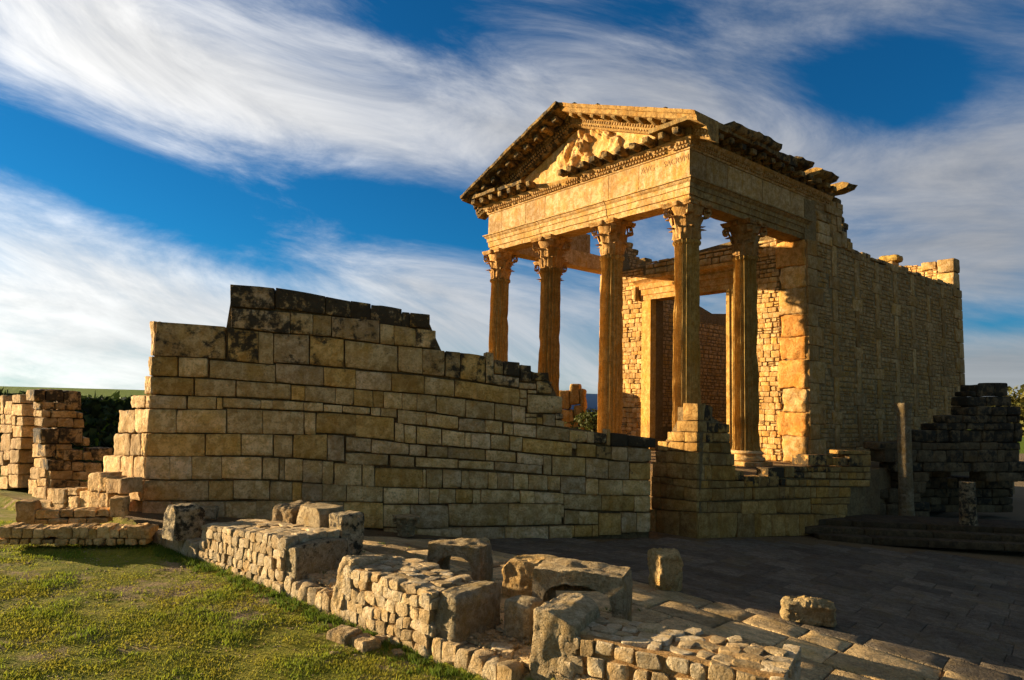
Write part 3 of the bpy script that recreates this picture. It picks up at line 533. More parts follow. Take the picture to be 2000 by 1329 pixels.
def centred(name, vf, mat, parent=None, **kw):
    v, f = vf; c = v.mean(0); return tp(name, v-c, f, mat, tuple(c) if parent is None else tuple(c-np.array(parent['_c'])), parent, **kw)
# profiles
H = ZF-ZA; P_ARCH = [(-.82, 0), (-.10, 0), (-.09, .20), (-.045, .205), (-.035, .43), (.0, .435), (.01, .58), (.07, .62), (.10, .69), (.145, .70), (.15, .745), (-.82, .745)]
P_FRZ = [(-.78, .005), (-.035, .005), (-.03, .945), (-.78, .945)]
P_RAKL = [(-.45, -.02), (1.02, .02), (1.0, -.09), (.92, -.11), (.90, -.17), (.24, -.26), (.22, -.40), (.12, -.46), (.10, -.62), (.04, -.68), (-.02, -.80), (-.45, -.80)]
P_BED = [(-.75, .005), (.0, .005), (.03, .06), (.03, .14), (.08, .15), (.10, .24), (.15, .27), (.2, .37), (-.75, .37)]
P_COR = [(-.70, .37), (.20, .37), (.22, .62), (.72, .64), (.74, .84), (.80, .86), (.86, .92), (.92, 1.09), (-.70, 1.10)]
P_SIDE = P_COR
# architrave beams
fx = [0, -3.72, -7.42, -11]
for i in range(3): centred('architrave_block', sweep(P_ARCH, (fx[i]-(0 if i == 0 else .014), 0, ZA), (fx[i+1]+(0 if i == 2 else .014), 0, ZA), (0, -1, 0), 14, .016, 1 if i == 0 else 0, 1 if i == 2 else 0, seed=i+1.), 'temple', lichen=.12)
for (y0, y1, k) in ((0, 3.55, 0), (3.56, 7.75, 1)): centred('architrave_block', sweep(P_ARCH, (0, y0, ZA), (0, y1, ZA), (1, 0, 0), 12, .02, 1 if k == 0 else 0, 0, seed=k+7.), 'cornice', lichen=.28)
for (y0, y1, k) in ((0, 3.55, 0), (3.56, 7.6, 1)): centred('architrave_block', sweep(P_ARCH, (-11, y0, ZA), (-11, y1, ZA), (-1, 0, 0), 10, .02, 1 if k == 0 else 0, 0, seed=k+9.), 'temple', lichen=.2)
# frieze, with what is left of its inscription
jf = [0, tpx(1247, 320)[0], tpx(1188, 345)[0], tpx(1064, 385)[0], tpx(1026, 395)[0], tpx(979, 420)[0], -11]
frz = []
for i in range(6): frz.append(centred('frieze_block', sweep(P_FRZ, (jf[i]-(0 if i == 0 else .012), 0, ZF), (jf[i+1]+(0 if i == 5 else .012), 0, ZF), (0, -1, 0), 6, .01, 1 if i == 0 else 0, 1 if i == 5 else 0, seed=i+20.), 'temple', tint=random.choice([(1.1, 1.13, 1.3), (1.08, 1.09, 1.2), (1.06, 1.05, 1.12)])))
M['letters'] = plain('cut_letter', (.40, .225, .085))
def letters(txt, x, z, size, parent, sx=1.):
    cu = bpy.data.curves.new('inscription', 'FONT'); cu.body = txt; cu.size = size; cu.extrude = .001; cu.offset = -.004*size; cu.resolution_u = 3
    o = bpy.data.objects.new('tmp', cu); COL.objects.link(o); dg = bpy.context.evaluated_depsgraph_get(); me = bpy.data.meshes.new_from_object(o.evaluated_get(dg)); bpy.data.objects.remove(o)
    q = obj('inscription', me, 'letters', parent, (x-parent.location[0], -.0-parent.location[1], z-parent.location[2]), (R(90), 0, 0), (sx, 1, 1))
    q.location[1] = .022-parent.location[1]; return q
xl, zl = tpx(1294, 328); letters('SACRVM', xl, ZF+.60, .30, frz[0], .92); xl, zl = tpx(1250, 338); letters('AVG', xl, ZF+.60, .33, frz[0], .95)
js = [0, .95, 2.2, 4.4, 6.4, 8.3]
for i in range(5): centred('frieze_block', sweep(P_FRZ, (0, js[i]+(0 if i == 0 else .012), ZF), (0, js[i+1]-.012, ZF), (1, 0, 0), 5, .014, 1 if i == 0 else 0, 0, seed=i+30.), 'temple', lichen=[.1, .2, .1, .0, .1][i])
centred('frieze_block', sweep(P_FRZ, (-11, 0, ZF), (-11, 5.8, ZF), (-1, 0, 0), 8, .02, 1, 0, seed=41.), 'temple', lichen=.3)
# bed mouldings with egg-and-dart and dentils
def bed(p0, p1, out, m0, m1, seed, zz=ZB, lichen=.1):
    b = centred('bed_moulding', sweep(P_BED, p0, p1, out, 16, .012, m0, m1, seed), 'temple', lichen=lichen); p0 = np.array(p0, float); p1 = np.array(p1, float); L = np.linalg.norm(p1-p0); d = (p1-p0)/L; out = np.array(out, float); parts = []
    rnd = random.Random(seed)
    for zo, oo, wd, hh, st in ((.10, .045, .085, .075, .135), (.225, .10, .075, .11, .13)):
        k = .06
        while k < L-.05:
            if rnd.random() > .10:
                c = p0+d*k+out*(oo+.02)+np.array([0, 0, zo]); a, f4 = rbox(wd/2, .035, hh/2, .02, 3)
                w3 = a[:, :1]*d + a[:, 1:2]*out + a[:, 2:3]*np.array([0, 0, 1.]); parts.append((w3+c, f4))
            k += st
    V, Fc = join(parts); c = np.array(b.location); e = tag(obj('dentil_course', mesh('dentil_course', V-c, Fc), 'temple', b, tint=(1.05, 1, .92)), kind='stuff'); return b
bed((0, 0, ZB), (-11, 0, ZB), (0, -1, 0), 1, 1, 3.); bed((0, 0, ZB), (0, 9.4, ZB), (1, 0, 0), 1, 0, 4., lichen=.35)
# modillions
mb, mf = rbox(.15, .27, .125, .05, 4, .05, 4., 3.); mb[:, 2] -= .05*np.clip(mb[:, 1]/.27, -1, 1); mod_meshes = [mesh('modillion', mb, mf)]
for k in range(2):
    a, f4 = rbox(.15, .25-.05*k, .12, .06, 4, .09, 4., 8.+k); mod_meshes.append(mesh('modillion', a, f4))
def modillion(loc, rz, l=.95, ry=0, sc=1.):
    return obj('modillion', random.choice(mod_meshes), 'cornice', temple, tuple(loc), (0, ry, rz), (sc*.86, sc*.92, sc*.88), lichen=l)  # dark coat is part soot, part shade painted under the cornice
k = -.1
while k > -11.4:
    if not (-7.1 < k < -6.1): modillion((k+random.uniform(-.02, .02), -.42, ZC+.12), 0, .7 if k < -7 else .75)
    k -= .62
for y in np.arange(.15, 9.3, .66): modillion((.42, y, ZC+.12), R(-90), .7)
# horizontal cornice: whole at the ends, broken away in the middle
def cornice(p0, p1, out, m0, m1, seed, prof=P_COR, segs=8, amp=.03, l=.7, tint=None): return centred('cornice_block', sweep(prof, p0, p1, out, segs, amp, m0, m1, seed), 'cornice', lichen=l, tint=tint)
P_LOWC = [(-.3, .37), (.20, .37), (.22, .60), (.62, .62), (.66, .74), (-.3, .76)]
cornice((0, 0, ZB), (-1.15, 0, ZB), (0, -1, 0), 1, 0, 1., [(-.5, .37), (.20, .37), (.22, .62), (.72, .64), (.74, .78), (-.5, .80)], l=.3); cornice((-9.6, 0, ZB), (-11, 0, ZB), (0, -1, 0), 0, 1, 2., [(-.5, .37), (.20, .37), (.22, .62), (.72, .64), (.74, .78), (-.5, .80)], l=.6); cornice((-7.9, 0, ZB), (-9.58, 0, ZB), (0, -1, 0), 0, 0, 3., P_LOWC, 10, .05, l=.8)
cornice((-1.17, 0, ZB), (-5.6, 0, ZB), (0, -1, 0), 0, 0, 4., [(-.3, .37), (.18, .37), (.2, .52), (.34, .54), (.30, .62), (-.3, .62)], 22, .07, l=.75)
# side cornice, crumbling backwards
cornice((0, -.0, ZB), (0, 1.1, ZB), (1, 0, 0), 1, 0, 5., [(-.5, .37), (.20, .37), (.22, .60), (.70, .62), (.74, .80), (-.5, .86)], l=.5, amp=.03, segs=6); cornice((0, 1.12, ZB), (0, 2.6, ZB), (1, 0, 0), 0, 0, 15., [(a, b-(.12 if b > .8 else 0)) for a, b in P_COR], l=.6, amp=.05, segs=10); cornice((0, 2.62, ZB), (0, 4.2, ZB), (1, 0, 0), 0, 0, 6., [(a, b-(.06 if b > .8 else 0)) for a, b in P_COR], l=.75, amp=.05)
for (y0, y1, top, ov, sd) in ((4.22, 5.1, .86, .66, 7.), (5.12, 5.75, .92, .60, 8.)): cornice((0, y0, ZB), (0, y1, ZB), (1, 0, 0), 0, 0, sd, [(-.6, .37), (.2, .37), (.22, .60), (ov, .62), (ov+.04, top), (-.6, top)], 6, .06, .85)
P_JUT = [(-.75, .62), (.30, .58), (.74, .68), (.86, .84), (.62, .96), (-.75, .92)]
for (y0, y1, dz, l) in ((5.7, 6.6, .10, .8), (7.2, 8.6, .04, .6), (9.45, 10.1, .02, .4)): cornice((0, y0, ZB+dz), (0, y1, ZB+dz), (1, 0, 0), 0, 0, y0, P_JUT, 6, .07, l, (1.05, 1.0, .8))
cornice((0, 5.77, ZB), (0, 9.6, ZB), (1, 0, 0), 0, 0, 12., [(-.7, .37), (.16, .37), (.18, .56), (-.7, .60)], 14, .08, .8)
# raking cornices and tympanum
AX, AZ, TZ, OV = -5.5, 15.22, 12.86, .80
P_RAK = [(-.45, -.02), (.86, .0), (.80, -.12), (.74, -.14), (.72, -.30), (.22, -.34), (.20, -.42), (.12, -.46), (.10, -.60), (.04, -.66), (-.02, -.74), (-.45, -.74)]
for sgn, nm in ((-1, 'l'), (1, 'r')):
    xe = AX+sgn*(5.5+OV); n = 3; 
    for i in range(n):
        a0, a1 = i/n, (i+1)/n-.001; p0 = (AX+(xe-AX)*a0, 0, AZ+(TZ-AZ)*a0); p1 = (AX+(xe-AX)*a1, 0, AZ+(TZ-AZ)*a1)
        rk = centred('raking_cornice', sweep(P_RAKL if sgn < 0 else P_RAK, p0, p1, (0, -1, 0), 12, .03 if sgn < 0 else .02, 0, 0, 50+i+10*sgn), 'cornice', lichen=.8 if sgn < 0 else .18, tint=(1, 1, 1) if sgn < 0 else (1.2, 1.1, .95))  # light put into colour: left darkened as shaded, right paled as sunlit
        L = np.linalg.norm(np.array(p1)-np.array(p0)); parts = []; d = (np.array(p1)-np.array(p0))/L; kk = .05
        while kk < L-.05:
            for zo, oo in ((-.50, .10), (-.62, .045)):
                c = np.array(p0)+d*kk+np.array([0, -oo-.02, zo]); a, f4 = rbox(.037, .035, .05, .018, 3); parts.append((xf(a, c, ry=-math.asin(d[2])*(1 if d[0] > 0 else -1)), f4))
            kk += .13
        V, Fc = join(parts); tag(obj('dentil_course', mesh('dentil_course', V-np.array(rk.location), Fc), 'temple', rk), kind='stuff')
    sl = math.atan2(AZ-TZ, 5.5+OV); k = .45
    while k < 6.3/math.cos(sl)-.3:
        x = AX+sgn*k*math.cos(sl); z = AZ-k*math.sin(sl); modillion((x, -.50 if sgn < 0 else -.44, z-.34), 0, .85 if sgn < 0 else .35, ry=sl*sgn, sc=1.0 if sgn < 0 else .86); k += .60  # left row darkened in colour for shade, right row kept paler
def tymp():
    xs_ = np.linspace(-10.6, -.4, 190); v = []; f = []; m_ = 44
    # (px, py, half width, half height, relief, tilt, ridges): a winged figure, worn almost away
    B = [(1134, 262, .17, .17, .30, 0, 0), (1137, 286, .30, .38, .40, .15, 3), (1122, 306, .22, .46, .26, -.5, 4), (1148, 312, .20, .40, .24, .35, 4), (1176, 262, .62, .20, .26, -.55, 9), (1198, 286, .34, .42, .22, -.2, 7), (1106, 292, .50, .17, .2, .75, 6), (1096, 312, .34, .3, .14, .2, 4), (1160, 258, .40, .10, .18, .3, 0), (1112, 332, .16, .30, .26, .1, 2), (1168, 306, .30, .16, .14, .4, 3), (1148, 270, .12, .26, .30, .6, 0)]
    C = [(*tpx(a, b, .15), *r_) for a, b, *r_ in B]
    for x in xs_:
        top = min(AZ-.60-abs(x-AX)*(AZ-TZ)/(5.5+OV), 99)
        for j in range(m_):
            z = ZB+.4 + (top-ZB-.4)*j/(m_-1); h = 0
            for (cx, cz, rx, rz, e, tl, rg) in C:
                u, w_ = (x-cx)*math.cos(tl)+(z-cz)*math.sin(tl), (z-cz)*math.cos(tl)-(x-cx)*math.sin(tl); d2 = (u/rx)**2+(w_/rz)**2
                if d2 < 1: h = max(h, .72*e*math.sqrt(1-d2)**.7*(1-.22*(.5+.5*math.sin(rg*6*u/rx)) if rg else 1))
            g = .045*noise.noise(Vector((x*2.3, z*2.3, 1.))) + (.10*noise.noise(Vector((x*4.5, z*4.5, 7.))) if h > 0 else 0)
            v.append((x, .22-h-g, z))
    for i in range(189):
        for j in range(m_-1): f.append((i*m_+j, (i+1)*m_+j, (i+1)*m_+j+1, i*m_+j+1))
    n0 = len(v); v += [(-10.6, .75, ZB+.4), (-.4, .75, ZB+.4), (-5.5, .75, AZ-.6)]; f += [(n0, n0+2, n0+1)]
    return np.array(v), f
V, Fc = tymp(); tp('tympanum', V, Fc, 'temple', tint=(1.06, 1.02, .95))
for i in range(9):
    x = AX+.6+i*.62; z = AZ-(x-AX)*(AZ-TZ)/(5.5+OV)
    if random.random() < .5: p, f4 = rbox(.09, .08, .05, .03, 3, .03, 6, i); tp('loose_stone', p, f4, 'cornice', (x, -.6, z+.03), lichen=1.)

# ---- columns
def lathe(prof, n=48, flute=0, nf=24, chips=0.):
    v = []; f = []; m_ = len(prof)
    for (r, z) in prof:
        for i in range(n):
            a = 2*math.pi*i/n; rr = r
            if flute: ph = (i*nf/n) % 1.; rr = r - flute*max(0., 1-abs(2*ph-1)**2.4*1.18)**.6
            v.append((rr*math.cos(a), rr*math.sin(a), z))
    for j in range(m_-1):
        for i in range(n): k = (i+1) % n; f.append((j*n+i, j*n+k, (j+1)*n+k, (j+1)*n+i))
    f += [tuple(range(n-1, -1, -1)), tuple((m_-1)*n+i for i in range(n))]
    return np.array(v), f
SH0, SH1 = ZS+.52, 9.10
def shaft(seed):
    prof = []
    for i in range(41):
        a = i/40; r = .455-.055*a**1.5; prof.append((r, SH0+(SH1-SH0)*a))
    prof = [(.50, SH0), (.48, SH0+.08)]+prof[1:-1]+[(.43, SH1-.14), (.465, SH1-.12), (.465, SH1-.03), (.42, SH1)]
    v, f = lathe(prof, 140, .075, 20)
    for p in v:
        e = nz(p, 1.1, seed); e2 = nz(p, 6., seed+2)
        d = .02*nz(p, 2.5, seed+4) - (max(0, e-.30)*.16 + max(0, e2-.35)*.05)*(1 if p[2] < SH1-.2 else 0); r = math.hypot(p[0], p[1]); p[0] *= (r+d)/r; p[1] *= (r+d)/r
    return v, f
def leaf(R0, h, wd, out, z0, ang, rows=6, cols=5):
    v = []; f = []
    for i in range(rows+1):
        a = i/rows; curl = max(0, a-.62)/.38
        rr = R0 + .05*a + out*(curl**1.6); z = z0 + h*(a if a < .8 else .8+.2*math.sin((a-.8)/.2*math.pi*.75)*.8 - .22*max(0, a-.9)/.1*.5); hw = wd*(.75+.35*math.sin(a*math.pi))*(1-.55*a**3)*(1-.16*(i % 2))
        for j in range(cols):
            u = (j/(cols-1)-.5)*2; d = rr - .06*u*u - .02*abs(math.sin(u*5)); t = ang + u*hw/max(rr, .1)
            v.append((d*math.cos(t), d*math.sin(t), z))
    n0 = len(v); v += [(p[0]*.9, p[1]*.9, p[2]-.02) for p in v[:]]
    for i in range(rows):
        for j in range(cols-1):
            a = i*cols+j; f.append((a, a+1, a+cols+1, a+cols)); f.append((n0+a, n0+a+cols, n0+a+cols+1, n0+a+1))
    for i in range(rows):
        for j in (0, cols-1): a = i*cols+j; f.append((a, a+cols, n0+a+cols, n0+a))
    for j in range(cols-1): a = rows*cols+j; f.append((a, a+1, n0+a+1, n0+a))
    return np.array(v), f
def capital(seed):
    hC = ZA-SH1; parts = [lathe([(.41, 0), (.41, .1), (.43, .5), (.48, .85), (.56, hC-.14)], 32)]
    for k in range(8): parts.append(leaf(.44, .50, .20, .20, .0, k*math.pi/4+.2))
    for k in range(8): parts.append(leaf(.45, .86, .20, .22, .05, (k+.5)*math.pi/4+.2))
    for k in range(4):
        a = math.pi/4+k*math.pi/2; c = np.array([math.cos(a), math.sin(a), 0]); t_ = np.array([-c[1], c[0], 0])
        sp = []
        for i in range(15):
            th = i/14*2.1*math.pi; rr = .14*(1-.6*i/14); sp.append((.68 - rr*math.sin(th+.6)*1.0 , hC-.30 + rr*math.cos(th+.6)))
        sp = [(.48, .60), (.56, .82)]+sp; v = []; f = []
        for i, (o, z) in enumerate(sp):
            wv = .11*(1-.3*i/len(sp)); th = .055
            for dn, dz in ((-wv, th), (wv, th), (wv, -th), (-wv, -th)): v.append(c*o+t_*dn+np.array([0, 0, z+dz]))
        for i in range(len(sp)-1):
            for j in range(4): b = (j+1) % 4; f.append((4*i+j, 4*i+b, 4*i+4+b, 4*i+4+j))
        parts.append((np.array(v), f))
    for k in range(4):
        a = k*math.pi/2; c = np.array([math.cos(a), math.sin(a), 0]); p, f4 = rbox(.11, .07, .09, .05, 3, .03, 5, k); parts.append((xf(p, c*.60+np.array([0, 0, hC-.08]), rz=a+math.pi/2), f4))
    ab = []; n = 40
    for z, e in ((hC-.15, .94), (hC-.09, .97), (hC-.08, 1.), (hC, 1.03)):
        for i in range(n):
            a = 2*math.pi*i/n; q_ = abs(((a/(math.pi/2)+.5) % 1)-.5)*2; side = 1/max(abs(math.cos(a)), abs(math.sin(a)))
            rr = (.58 + .27*(q_**2.2))*e; ab.append((rr*math.cos(a), rr*math.sin(a), z))
    f = [(j*n+i, j*n+(i+1) % n, (j+1)*n+(i+1) % n, (j+1)*n+i) for j in range(3) for i in range(n)]+[tuple(range(n-1, -1, -1)), tuple(3*n+i for i in range(n))]
    parts.append((np.array(ab), f)); v, f = join(parts)
    for p in v:
        e = .05*nz(p, 3.0, seed)+.03*nz(p, 8., seed); r = math.hypot(p[0], p[1])+1e-6; p[0] *= (r+e)/r; p[1] *= (r+e)/r; p[2] += .02*nz(p, 4, seed+1)
    return v, f
def col_base():
    parts = [lathe([(.60, .17), (.645, .20), (.65, .25), (.62, .30), (.56, .31), (.53, .36), (.54, .40), (.57, .41), (.595, .45), (.57, .50), (.52, .525), (.5, .53)], 48)]
    p, f4 = rbox(.66, .66, .085, .03, 5, .03, 2, 4); parts.append((p+np.array([0, 0, .085]), f4)); v, f = join(parts)
    for p in v: e = .02*nz(p, 3, 3); p[0] *= 1+e; p[1] *= 1+e
    return v, f
sh_m = []; cp_m = []
for k in range(3):
    v, f = shaft(k*3.7+1); sh_m.append(mesh('column', v-np.array([0, 0, SH0]), f)); v, f = capital(k*5.1+2); cp_m.append(mesh('capital', v, f))
v, f = col_base(); cb_m = mesh('column_base', v, f)
CI = .46; CS = (11-2*CI)/3
for i, (x, y) in enumerate([(-CI, CI), (-CI-CS, CI), (-CI-2*CS, CI), (-11+CI, CI), (-CI, CI+3.45), (-11+CI, 3.5)]):
    c = obj('column', sh_m[i % 3], 'shaft', temple, (x, y, SH0), (0, 0, i*1.3), lichen=.08)
    obj('capital', cp_m[i % 3], 'temple', c, (0, 0, SH1-SH0), (0, 0, -i*1.3+(i % 2)*math.pi/2), tint=(.85, .76, .62), lichen=.34); obj('column_base', cb_m, 'temple', c, (0, 0, ZS-SH0), (0, 0, -i*1.3), lichen=.25)
# ---- floor of the temple and the fill of the terrace
p, f4 = rbox(5.9, 12.75, .78, .05, 6, .04, 1., 2.); tp('stylobate', p, f4, 'ashlar', (-5.5, 11.9, .80), lichen=.3)
PQ = [PC+np.array([.35, .85]), PC+PB.d*8.5-PB.n*.6, np.array([18., 29.5]), np.array([26., 36.]), np.array([8., 45.]), TC+FDv*13, PC+PA.d*2.2-PA.n*.4]
v = [(*q_, 1.50+.02*i) for i, q_ in enumerate(PQ)]+[(*q_, -.3) for q_ in PQ]; n = len(PQ); f = [tuple(range(n))]+[(i, i+n, (i+1) % n+n, (i+1) % n) for i in range(n)]
tag(obj('terrace_ground', mesh('terrace_ground', v, f, False), 'mortar', tint=(.8, .8, .8)), kind='structure')

# ---- rubble masonry
def rub_row(u0, u1, v0, v1, rh=(.14, .21), rw=(.2, .46), rnd=random):
    """(u, v, w, h) stones filling a rectangle"""
    out = []; v_ = v0
    while v_ < v1-.06:
        h = min(rnd.uniform(*rh), v1-v_); u = u0-rnd.uniform(0, .15)
        while u < u1-.05:
            wd = rnd.uniform(*rw)
            if rnd.random() < .10 and h > .15: hh = h*.5; out += [(u, v_, wd, hh), (u, v_+hh, wd, hh)]
            else: out.append((u, v_, wd, h*rnd.uniform(.92, 1.04)))
            u += wd
        v_ += h
    return [(max(a, u0), b, min(a+c, u1)-max(a, u0), d) for a, b, c, d in out if min(a+c, u1)-max(a, u0) > .07]
_PT = np.array([(x, z) for z in (-1, -.72, .72, 1) for x in (-1, -.72, .72, 1)]); _PF = [(j*4+i, j*4+i+1, (j+1)*4+i+1, (j+1)*4+i) for j in range(3) for i in range(3)]
def pillow_mesh(stones, place, rnd, pr=(.02, .06)):
    """many small stones in one skin: place(u, v, out) -> point"""
    V = []; Fc = []
    for (u, v_, wd, h) in stones:
        b = len(V); o = rnd.uniform(*pr); cu, cv = u+wd/2, v_+h/2; hw, hh = wd/2-.012, h/2-.012
        for i, (a, c) in enumerate(_PT):
            edge = abs(a) == 1 or abs(c) == 1; corner = abs(a) == 1 and abs(c) == 1; k = .9 if corner else 1
            V.append(place(cu+a*hw*k+rnd.uniform(-.014, .014), cv+c*hh*k+rnd.uniform(-.012, .012), (-.016 if edge else o+rnd.uniform(-.007, .007))))
        Fc += [tuple(b+i for i in q_) for q_ in _PF]
    return np.array(V), Fc
rr = random.Random(11)
# right side wall of the cella (x = 0), framed by chains of upright and flat stones
Y0, Y1 = 7.42, 24.0
def wtop(y): return 12.0 if y < 8.4 else (12.35 if y < 9.9 else (11.5 if y < 10.6 else (10.9 if y < 11.3 else 10.42+.05*math.sin(y*1.7))))
def sbox(name, y0, y1, z0, z1, out, depth, mat='temple', l=.1, tint=None, x=0., side=1, n=4, amp=.02, r=.025):
    p, f4 = rbox((y1-y0)/2-.008, depth/2, (z1-z0)/2-.008, r, n, amp, 2., rr.random()*90); p = np.stack([p[:, 1]*side, p[:, 0], p[:, 2]], 1)
    return tp(name, p, f4, mat, (x+side*(out-depth/2), (y0+y1)/2, (z0+z1)/2), lichen=l, tint=tint)
occ = []
def chain(yc, top, wv=.20, seed=0):
    z = ZS; k = seed % 2
    while z < top-.15:
        if k % 2 == 0: hgt = rr.uniform(1.25, 1.75); hw = wv
        else: hgt = rr.uniform(.42, .58); hw = rr.uniform(.40, .52)
        z1 = min(z+hgt, top); sbox('quoin_stone', yc-hw, yc+hw, z, z1, .028, .3, l=rr.choice([0, .1, .15, .3]), tint=rr.choice([(.90, .87, .8), (.84, .77, .64), (.93, .9, .83), (.8, .75, .65)]), amp=.03); occ.append((yc-hw, yc+hw, z, z1)); z = z1; k += 1
for i, yc in enumerate((9.75, 11.75, 13.7, 15.65, 17.6, 19.5, 21.4)): chain(yc, wtop(yc), seed=i)
z = ZS; k = 0
while z < 10.3:
    hgt = rr.uniform(.5, .95); y1 = Y0+(.78 if k % 2 else 1.25); sbox('quoin_stone', Y0+.02, y1, z, min(z+hgt, 10.34), .08, .55, l=rr.choice([.05, .2, .3]), tint=rr.choice([(1, .95, .85), (.9, .8, .62), (.8, .76, .66)])); occ.append((Y0, y1, z, z+hgt)); z += hgt; k += 1
z = ZS; k = 0
while z < 10.3:
    hgt = rr.uniform(.5, .9); y0 = Y1-(.6 if k % 2 else 1.1); sbox('quoin_stone', y0, Y1, z, min(z+hgt, 10.4), .08, .55, l=rr.choice([.05, .2, .3])); occ.append((y0, Y1, z, z+hgt)); z += hgt; k += 1
for (y0, y1, z0, z1) in ((8.3, 9.3, 10.75, 11.25), (8.3, 9.5, 10.36, 10.75), (8.35, 9.0, 11.3, 11.6), (9.0, 10.4, 11.75, 12.1), (9.95, 10.35, 11.1, 11.75), (10.35, 10.8, 10.5, 11.2), (9.55, 10.3, 10.45, 11.05), (10.85, 11.3, 10.45, 10.85), (10.0, 10.5, 12.1, 12.35)): sbox('quoin_stone', y0, y1, z0, z1, .08, .4, l=.25); occ.append((y0, y1, z0, z1))
stones = [s for s in rub_row(Y0, Y1, ZS, 12.4, (.15, .25), (.24, .58), rr) if s[1]+s[3] < wtop(s[0]+s[2]/2)+.03 and not (s[0]+s[2]/2 < 8.3 and s[1]+s[3]/2 > ZA) and not any(a-.04 < s[0]+s[2]/2 < b+.04 and c < s[1]+s[3]/2 < d for a, b, c, d in occ)]
V, Fc = pillow_mesh(stones, lambda u, v_, o: (o, u, v_), rr, (.008, .034)); tag(tp('small_stonework', V, Fc, 'temple', lichen=.08, tint=(1.12, 1.08, 1.0)), kind='stuff')
def slab_wall(name, pts, axis, c0, c1, mat='core', **kw):
    """wall of the cella: outline pts (u, z) extruded across c0..c1; axis 'x' = runs along y"""
    n = len(pts); mk = (lambda u, z, c: (c, u, z)) if axis == 'x' else (lambda u, z, c: (u, c, z)); v = [mk(u, z, c0) for u, z in pts]+[mk(u, z, c1) for u, z in pts]
    f = [tuple(range(n)), tuple(range(2*n-1, n-1, -1))]+[(i, i+n, (i+1) % n+n, (i+1) % n) for i in range(n)]; return tp(name, np.array(v), f, mat, smooth=False, **kw)
M['joint'] = stone_mat('wall_mortar', (.32, .21, .085), (.22, .14, .05), (.29, .17, .05), .3, .9, 2.5, streak=.1)
top = [(y, wtop(y)-.03) for y in np.arange(Y0, Y1+.01, .5)]; top[-1] = (Y1-.05, 10.38)
slab_wall('cella_wall', [(Y0+.06, .5), (Y1-.05, .5)]+top[::-1], 'x', -.78, -.012, 'joint')
# top stones along the broken wall head
y = 11.2
while y < 23.8:
    wd = rr.uniform(.35, .9); sbox('coping_stone', y, y+wd-.02, 10.40, 10.40+rr.uniform(.12, .26), rr.uniform(-.02, .04), .6, l=rr.uniform(.3, .8), amp=.05); y += wd
z = 10.45
for yy, zz in ((10.95, 10.9), (10.6, 11.25), (10.45, 11.75), (10.3, 12.1), (10.15, 12.45), (10.75, 11.5), (11.05, 10.65)): sbox('broken_stone', yy-.25, yy+.28, zz-.17, zz+.12, .05, .65, 'cornice', l=.75, amp=.08, r=.06)
# left wall, ragged
slab_wall('cella_wall', [(Y0+.1, .5), (Y1, .5), (Y1, 8.8), (20, 9.6), (16, 9.2), (12.5, 10.1), (11.6, 10.9), (11, 10.7), (10.3, 11.4), (9.6, 11.2), (9.1, 11.7), (8.4, 12.2), (Y0+.1, 12.3)], 'x', -11, -10.25, 'joint', lichen=.2)
lw_st = [s for s in rub_row(Y0+.2, 14, 8.6, 12.2, (.15, .25), (.24, .55), rr) if s[1]+s[3] < np.interp(s[0], [7.4, 8.4, 9.1, 9.6, 10.3, 11, 11.6, 12.5, 16], [12.3, 12.2, 11.7, 11.2, 11.4, 10.7, 10.9, 10.1, 9.2])]
lw_st += rub_row(Y0+.9, 20, ZS+1., 8.6, (.16, .25), (.26, .58), rr)
V, Fc = pillow_mesh(lw_st, lambda u, v_, o: (-10.26+o, u, v_), rr); tag(tp('small_stonework', V, Fc, 'temple', lichen=.2), kind='stuff')
for k, (yy, zz) in enumerate(((7.9, 12.35), (8.3, 12.3), (8.75, 12.05), (9.2, 11.75), (9.7, 11.3), (10.3, 11.45), (10.9, 10.85), (11.5, 10.95), (12.1, 10.5), (12.7, 10.15))): sbox('broken_stone', yy-.3, yy+.3, zz-.15, zz+.15, .05, .8, 'cornice', l=.45, amp=.09, r=.07, x=-10.3)
# back wall, its head still standing in the sun
slab_wall('cella_wall', [(-11, .5), (0, .5), (0-.05, 11.95), (-.6, 12.0), (-.75, 11.75), (-1.5, 11.85), (-2.4, 12.05), (-3.5, 11.95), (-4.2, 11.6), (-4.9, 11.0), (-5.6, 10.0), (-11, 9.4)], 'y', 23.3, 23.95, 'joint')
bw = [s for s in rub_row(-10.2, -.85, 9.0, 12.0, (.14, .22), (.2, .45), rr) if s[1]+s[3] < np.interp(s[0], [-11, -5.6, -4.9, -4.2, -3.5, -2.4, -1.5, -.75], [9.4, 10, 11, 11.6, 11.95, 12.05, 11.85, 11.75])+.02]
V, Fc = pillow_mesh(bw, lambda u, v_, o: (u, 23.29-o, v_), rr); tag(tp('small_stonework', V, Fc, 'temple', tint=(1.15, 1.1, 1.0)), kind='stuff')
for (x0, x1, z0, z1, l) in ((-.8, .05, 11.35, 12.1, .45), (-.85, .02, 10.5, 11.32, .05), (-1.6, -.85, 11.6, 12.05, .5)): p, f4 = rbox((x1-x0)/2-.01, .4, (z1-z0)/2-.01, .06, 5, .07, 2., x0); tp('quoin_stone', p, f4, 'temple', ((x0+x1)/2, 23.55, (z0+z1)/2), lichen=l)
p, f4 = rbox(.55, .5, .22, .2, 6, .08, 2., 3.); tp('capping_stone', p, f4, 'cornice', (-3.3, 23.5, 12.55), tint=(1.3, 1.25, .8), lichen=.15); p, f4 = rbox(.34, .4, .22, .1, 5, .07, 2., 4.); tp('capping_stone', p, f4, 'temple', (-3.35, 23.5, 12.18))
